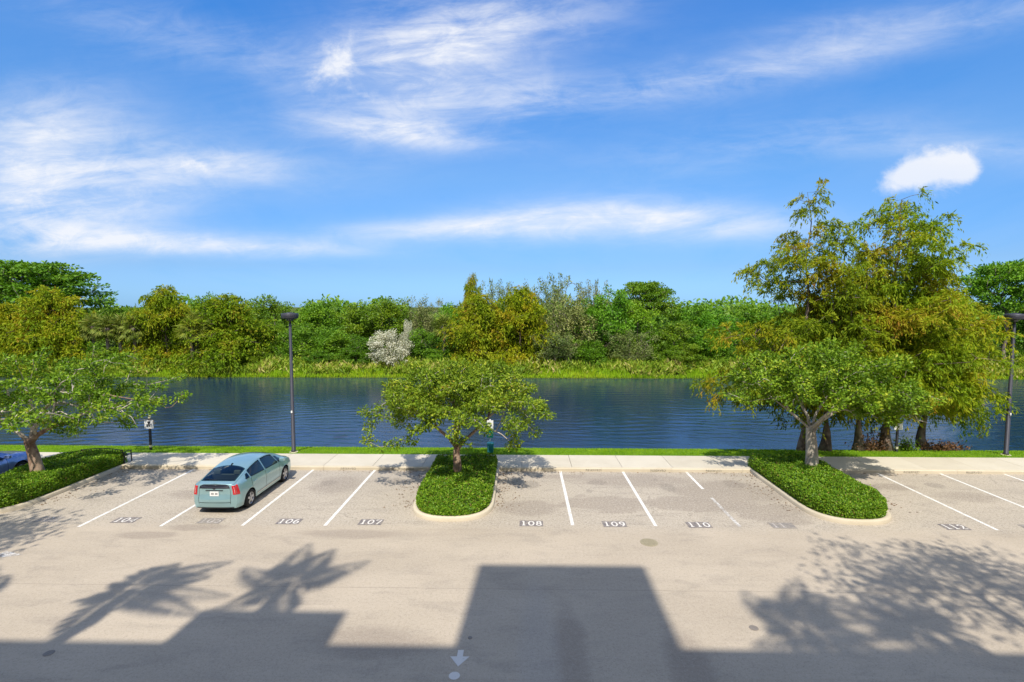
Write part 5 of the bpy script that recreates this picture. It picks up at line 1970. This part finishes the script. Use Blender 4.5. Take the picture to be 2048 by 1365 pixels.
def blk(nm, xs0, xs1, yshadow, depth, y_off=0.0):
    h = (yshadow + 0.7) * k
    sh = h * 0.05
    o = MB().box(xs0 - sh, xs1 - sh, -depth, y_off, 0, h).build(nm, M['wall'], bl)
    return h


h0 = blk('wall', -46, 44, 10.55, 14)
for (nm, a, b, ysd) in [('stair_tower', -1.2, 3.38, 14.05), ('roof_block', -7.6, -4.12, 11.75)]:
    h = (ysd + .7) * k
    sh = h * .05
    MB().box(a - sh, b - sh, -7, -.004, h0 - .02, h).build(nm, M['wall'], bl)
wn = MB().box(-.75, .75, -.05, .02, 0, 1.5).mesh('window', M['pane'])
fr = MB().box(-.83, .83, -.05, .035, -.08, -.005).box(-.83, .83, -.05, .035, 1.505, 1.58).box(-.83, -.755, -.05, .035, 0, 1.5).box(.755, .83, -.05, .035, 0, 1.5).mesh('frame', M['white'])
for f in range(4):
    for q in range(-4, 5):
        o = link('window', wn, bl, (q * 4.4 + 1.8, 0, 1.1 + 3.5 * f))
        link('frame', fr, o)
tag(bl, 'cream stucco apartment block with stepped parapet behind the viewpoint', 'building')


def feather_palm(seed, h, nf=17, fl=2.9):
    r = np.random.default_rng(seed)
    tr = MB()
    tr.tube([(0, 0, -.1), (.1, .05, h * .35), (.05, -.1, h * .7), (0, 0, h)], [.24, .17, .15, .16], 10)
    rb = MB()
    Ps, Ds, Ns, Ls = [], [], [], []
    for f in range(nf):
        az = 2.399 * f + r.normal(0, .1)
        el = R(72) - R(100) * (f / nf)
        d = np.array((math.cos(az) * math.cos(el), math.sin(az) * math.cos(el), math.sin(el)))
        pts = []
        for q in range(9):
            u = q / 8
            p = np.array((0, 0, h)) + d * fl * u + np.array((0.95, 0.35, 0)) * u * u
            p[2] -= fl * .62 * u * u
            pts.append(p)
        rb.tube([tuple(p) for p in pts], [.035 - .003 * q for q in range(9)], 4)
        pts = np.array(pts)
        for q in range(44):
            u = .12 + .88 * q / 43
            p = np.array([np.interp(u * 8, range(9), pts[:, a]) for a in range(3)])
            i = min(7, int(u * 8))
            tdir = unit(pts[i + 1] - pts[i])
            s = unit(np.cross(tdir, (0, 0, 1.0)))
            for sg in (-1, 1):
                Ps.append(p)
                Ds.append(tdir * .6 + s * sg + np.array((0, 0, -.45)))
                Ns.append(np.cross(tdir, s) + r.normal(0, .2, 3))
                Ls.append(.62 * math.sin(math.pi * min(1, .25 + u * .72)) + .08)
    V, F = leaf_quads(np.array(Ps), np.array(Ds), np.array(Ns), np.array(Ls), .055, .03)
    return tr.mesh('trunk', M['bark_far'], True), rb.mesh('ribs', M['leaf_palm'], True), mesh_np('crown', V, F, M['leaf_palm'])


def shadow_palm(sx_, sy_, h, seed, label, rz=0.0, nf=10, fl=1.85):
    t = empty('feather_palm', (sx_ - .05 * h, sy_ - .75 * h, 0), rz)
    for nm, me in zip(('trunk', 'ribs', 'crown'), feather_palm(seed, h, nf, fl)):
        link(nm, me, t)
    tag(t, label, 'palm', 'palms beside the apartment block')
    return t


shadow_palm(-9.9, 12.5, 11.6, 101, 'feathery palm beside the building whose shadow spreads widest on the lane')
shadow_palm(-6.1, 12.9, 14.6, 102, 'taller feathery palm against the facade between the building steps', 1.0)
shadow_palm(-14.0, 11.6, 10.2, 103, 'feathery palm at the lane end past the other palms', 2.0)
shadow_palm(6.3, 11.2, 14.6, 104, 'tall feathery palm close to the facade on the tower side', .5, 11, 2.0)
shadow_palm(8.9, 11.0, 14.0, 105, 'tall feathery palm next to the broad shade tree', 1.7)
r = np.random.default_rng(111)
for (sx_, sy_, h, rx, ry, sd, lab) in [(11.4, 13.2, 11.0, 4.2, 2.7, 112, 'tall broad shade tree beside the building casting the wide leafy shadow'),
                                       (-17.6, 15.0, 8.0, 3.0, 2.6, 113, 'shade tree by the lane end dappling bay 103')]:
    tg = dome_targets(r, 95, (0, 0, h), rx, ry, 1.5, -0.6, .25, 10)
    ch = [(0.05 * math.sin(q), 0, q * (h - 2.2) / 9) for q in range(10)]
    t = broad_tree('shade_tree', (sx_ - .05 * h, sy_ - .75 * h, 0), ch, 8, tg, .26, sd, 'bark_far', 'leaf_far', 34, .24, .10, .85, step=.6, r0=.012)
    tag(t, lab, 'tree')
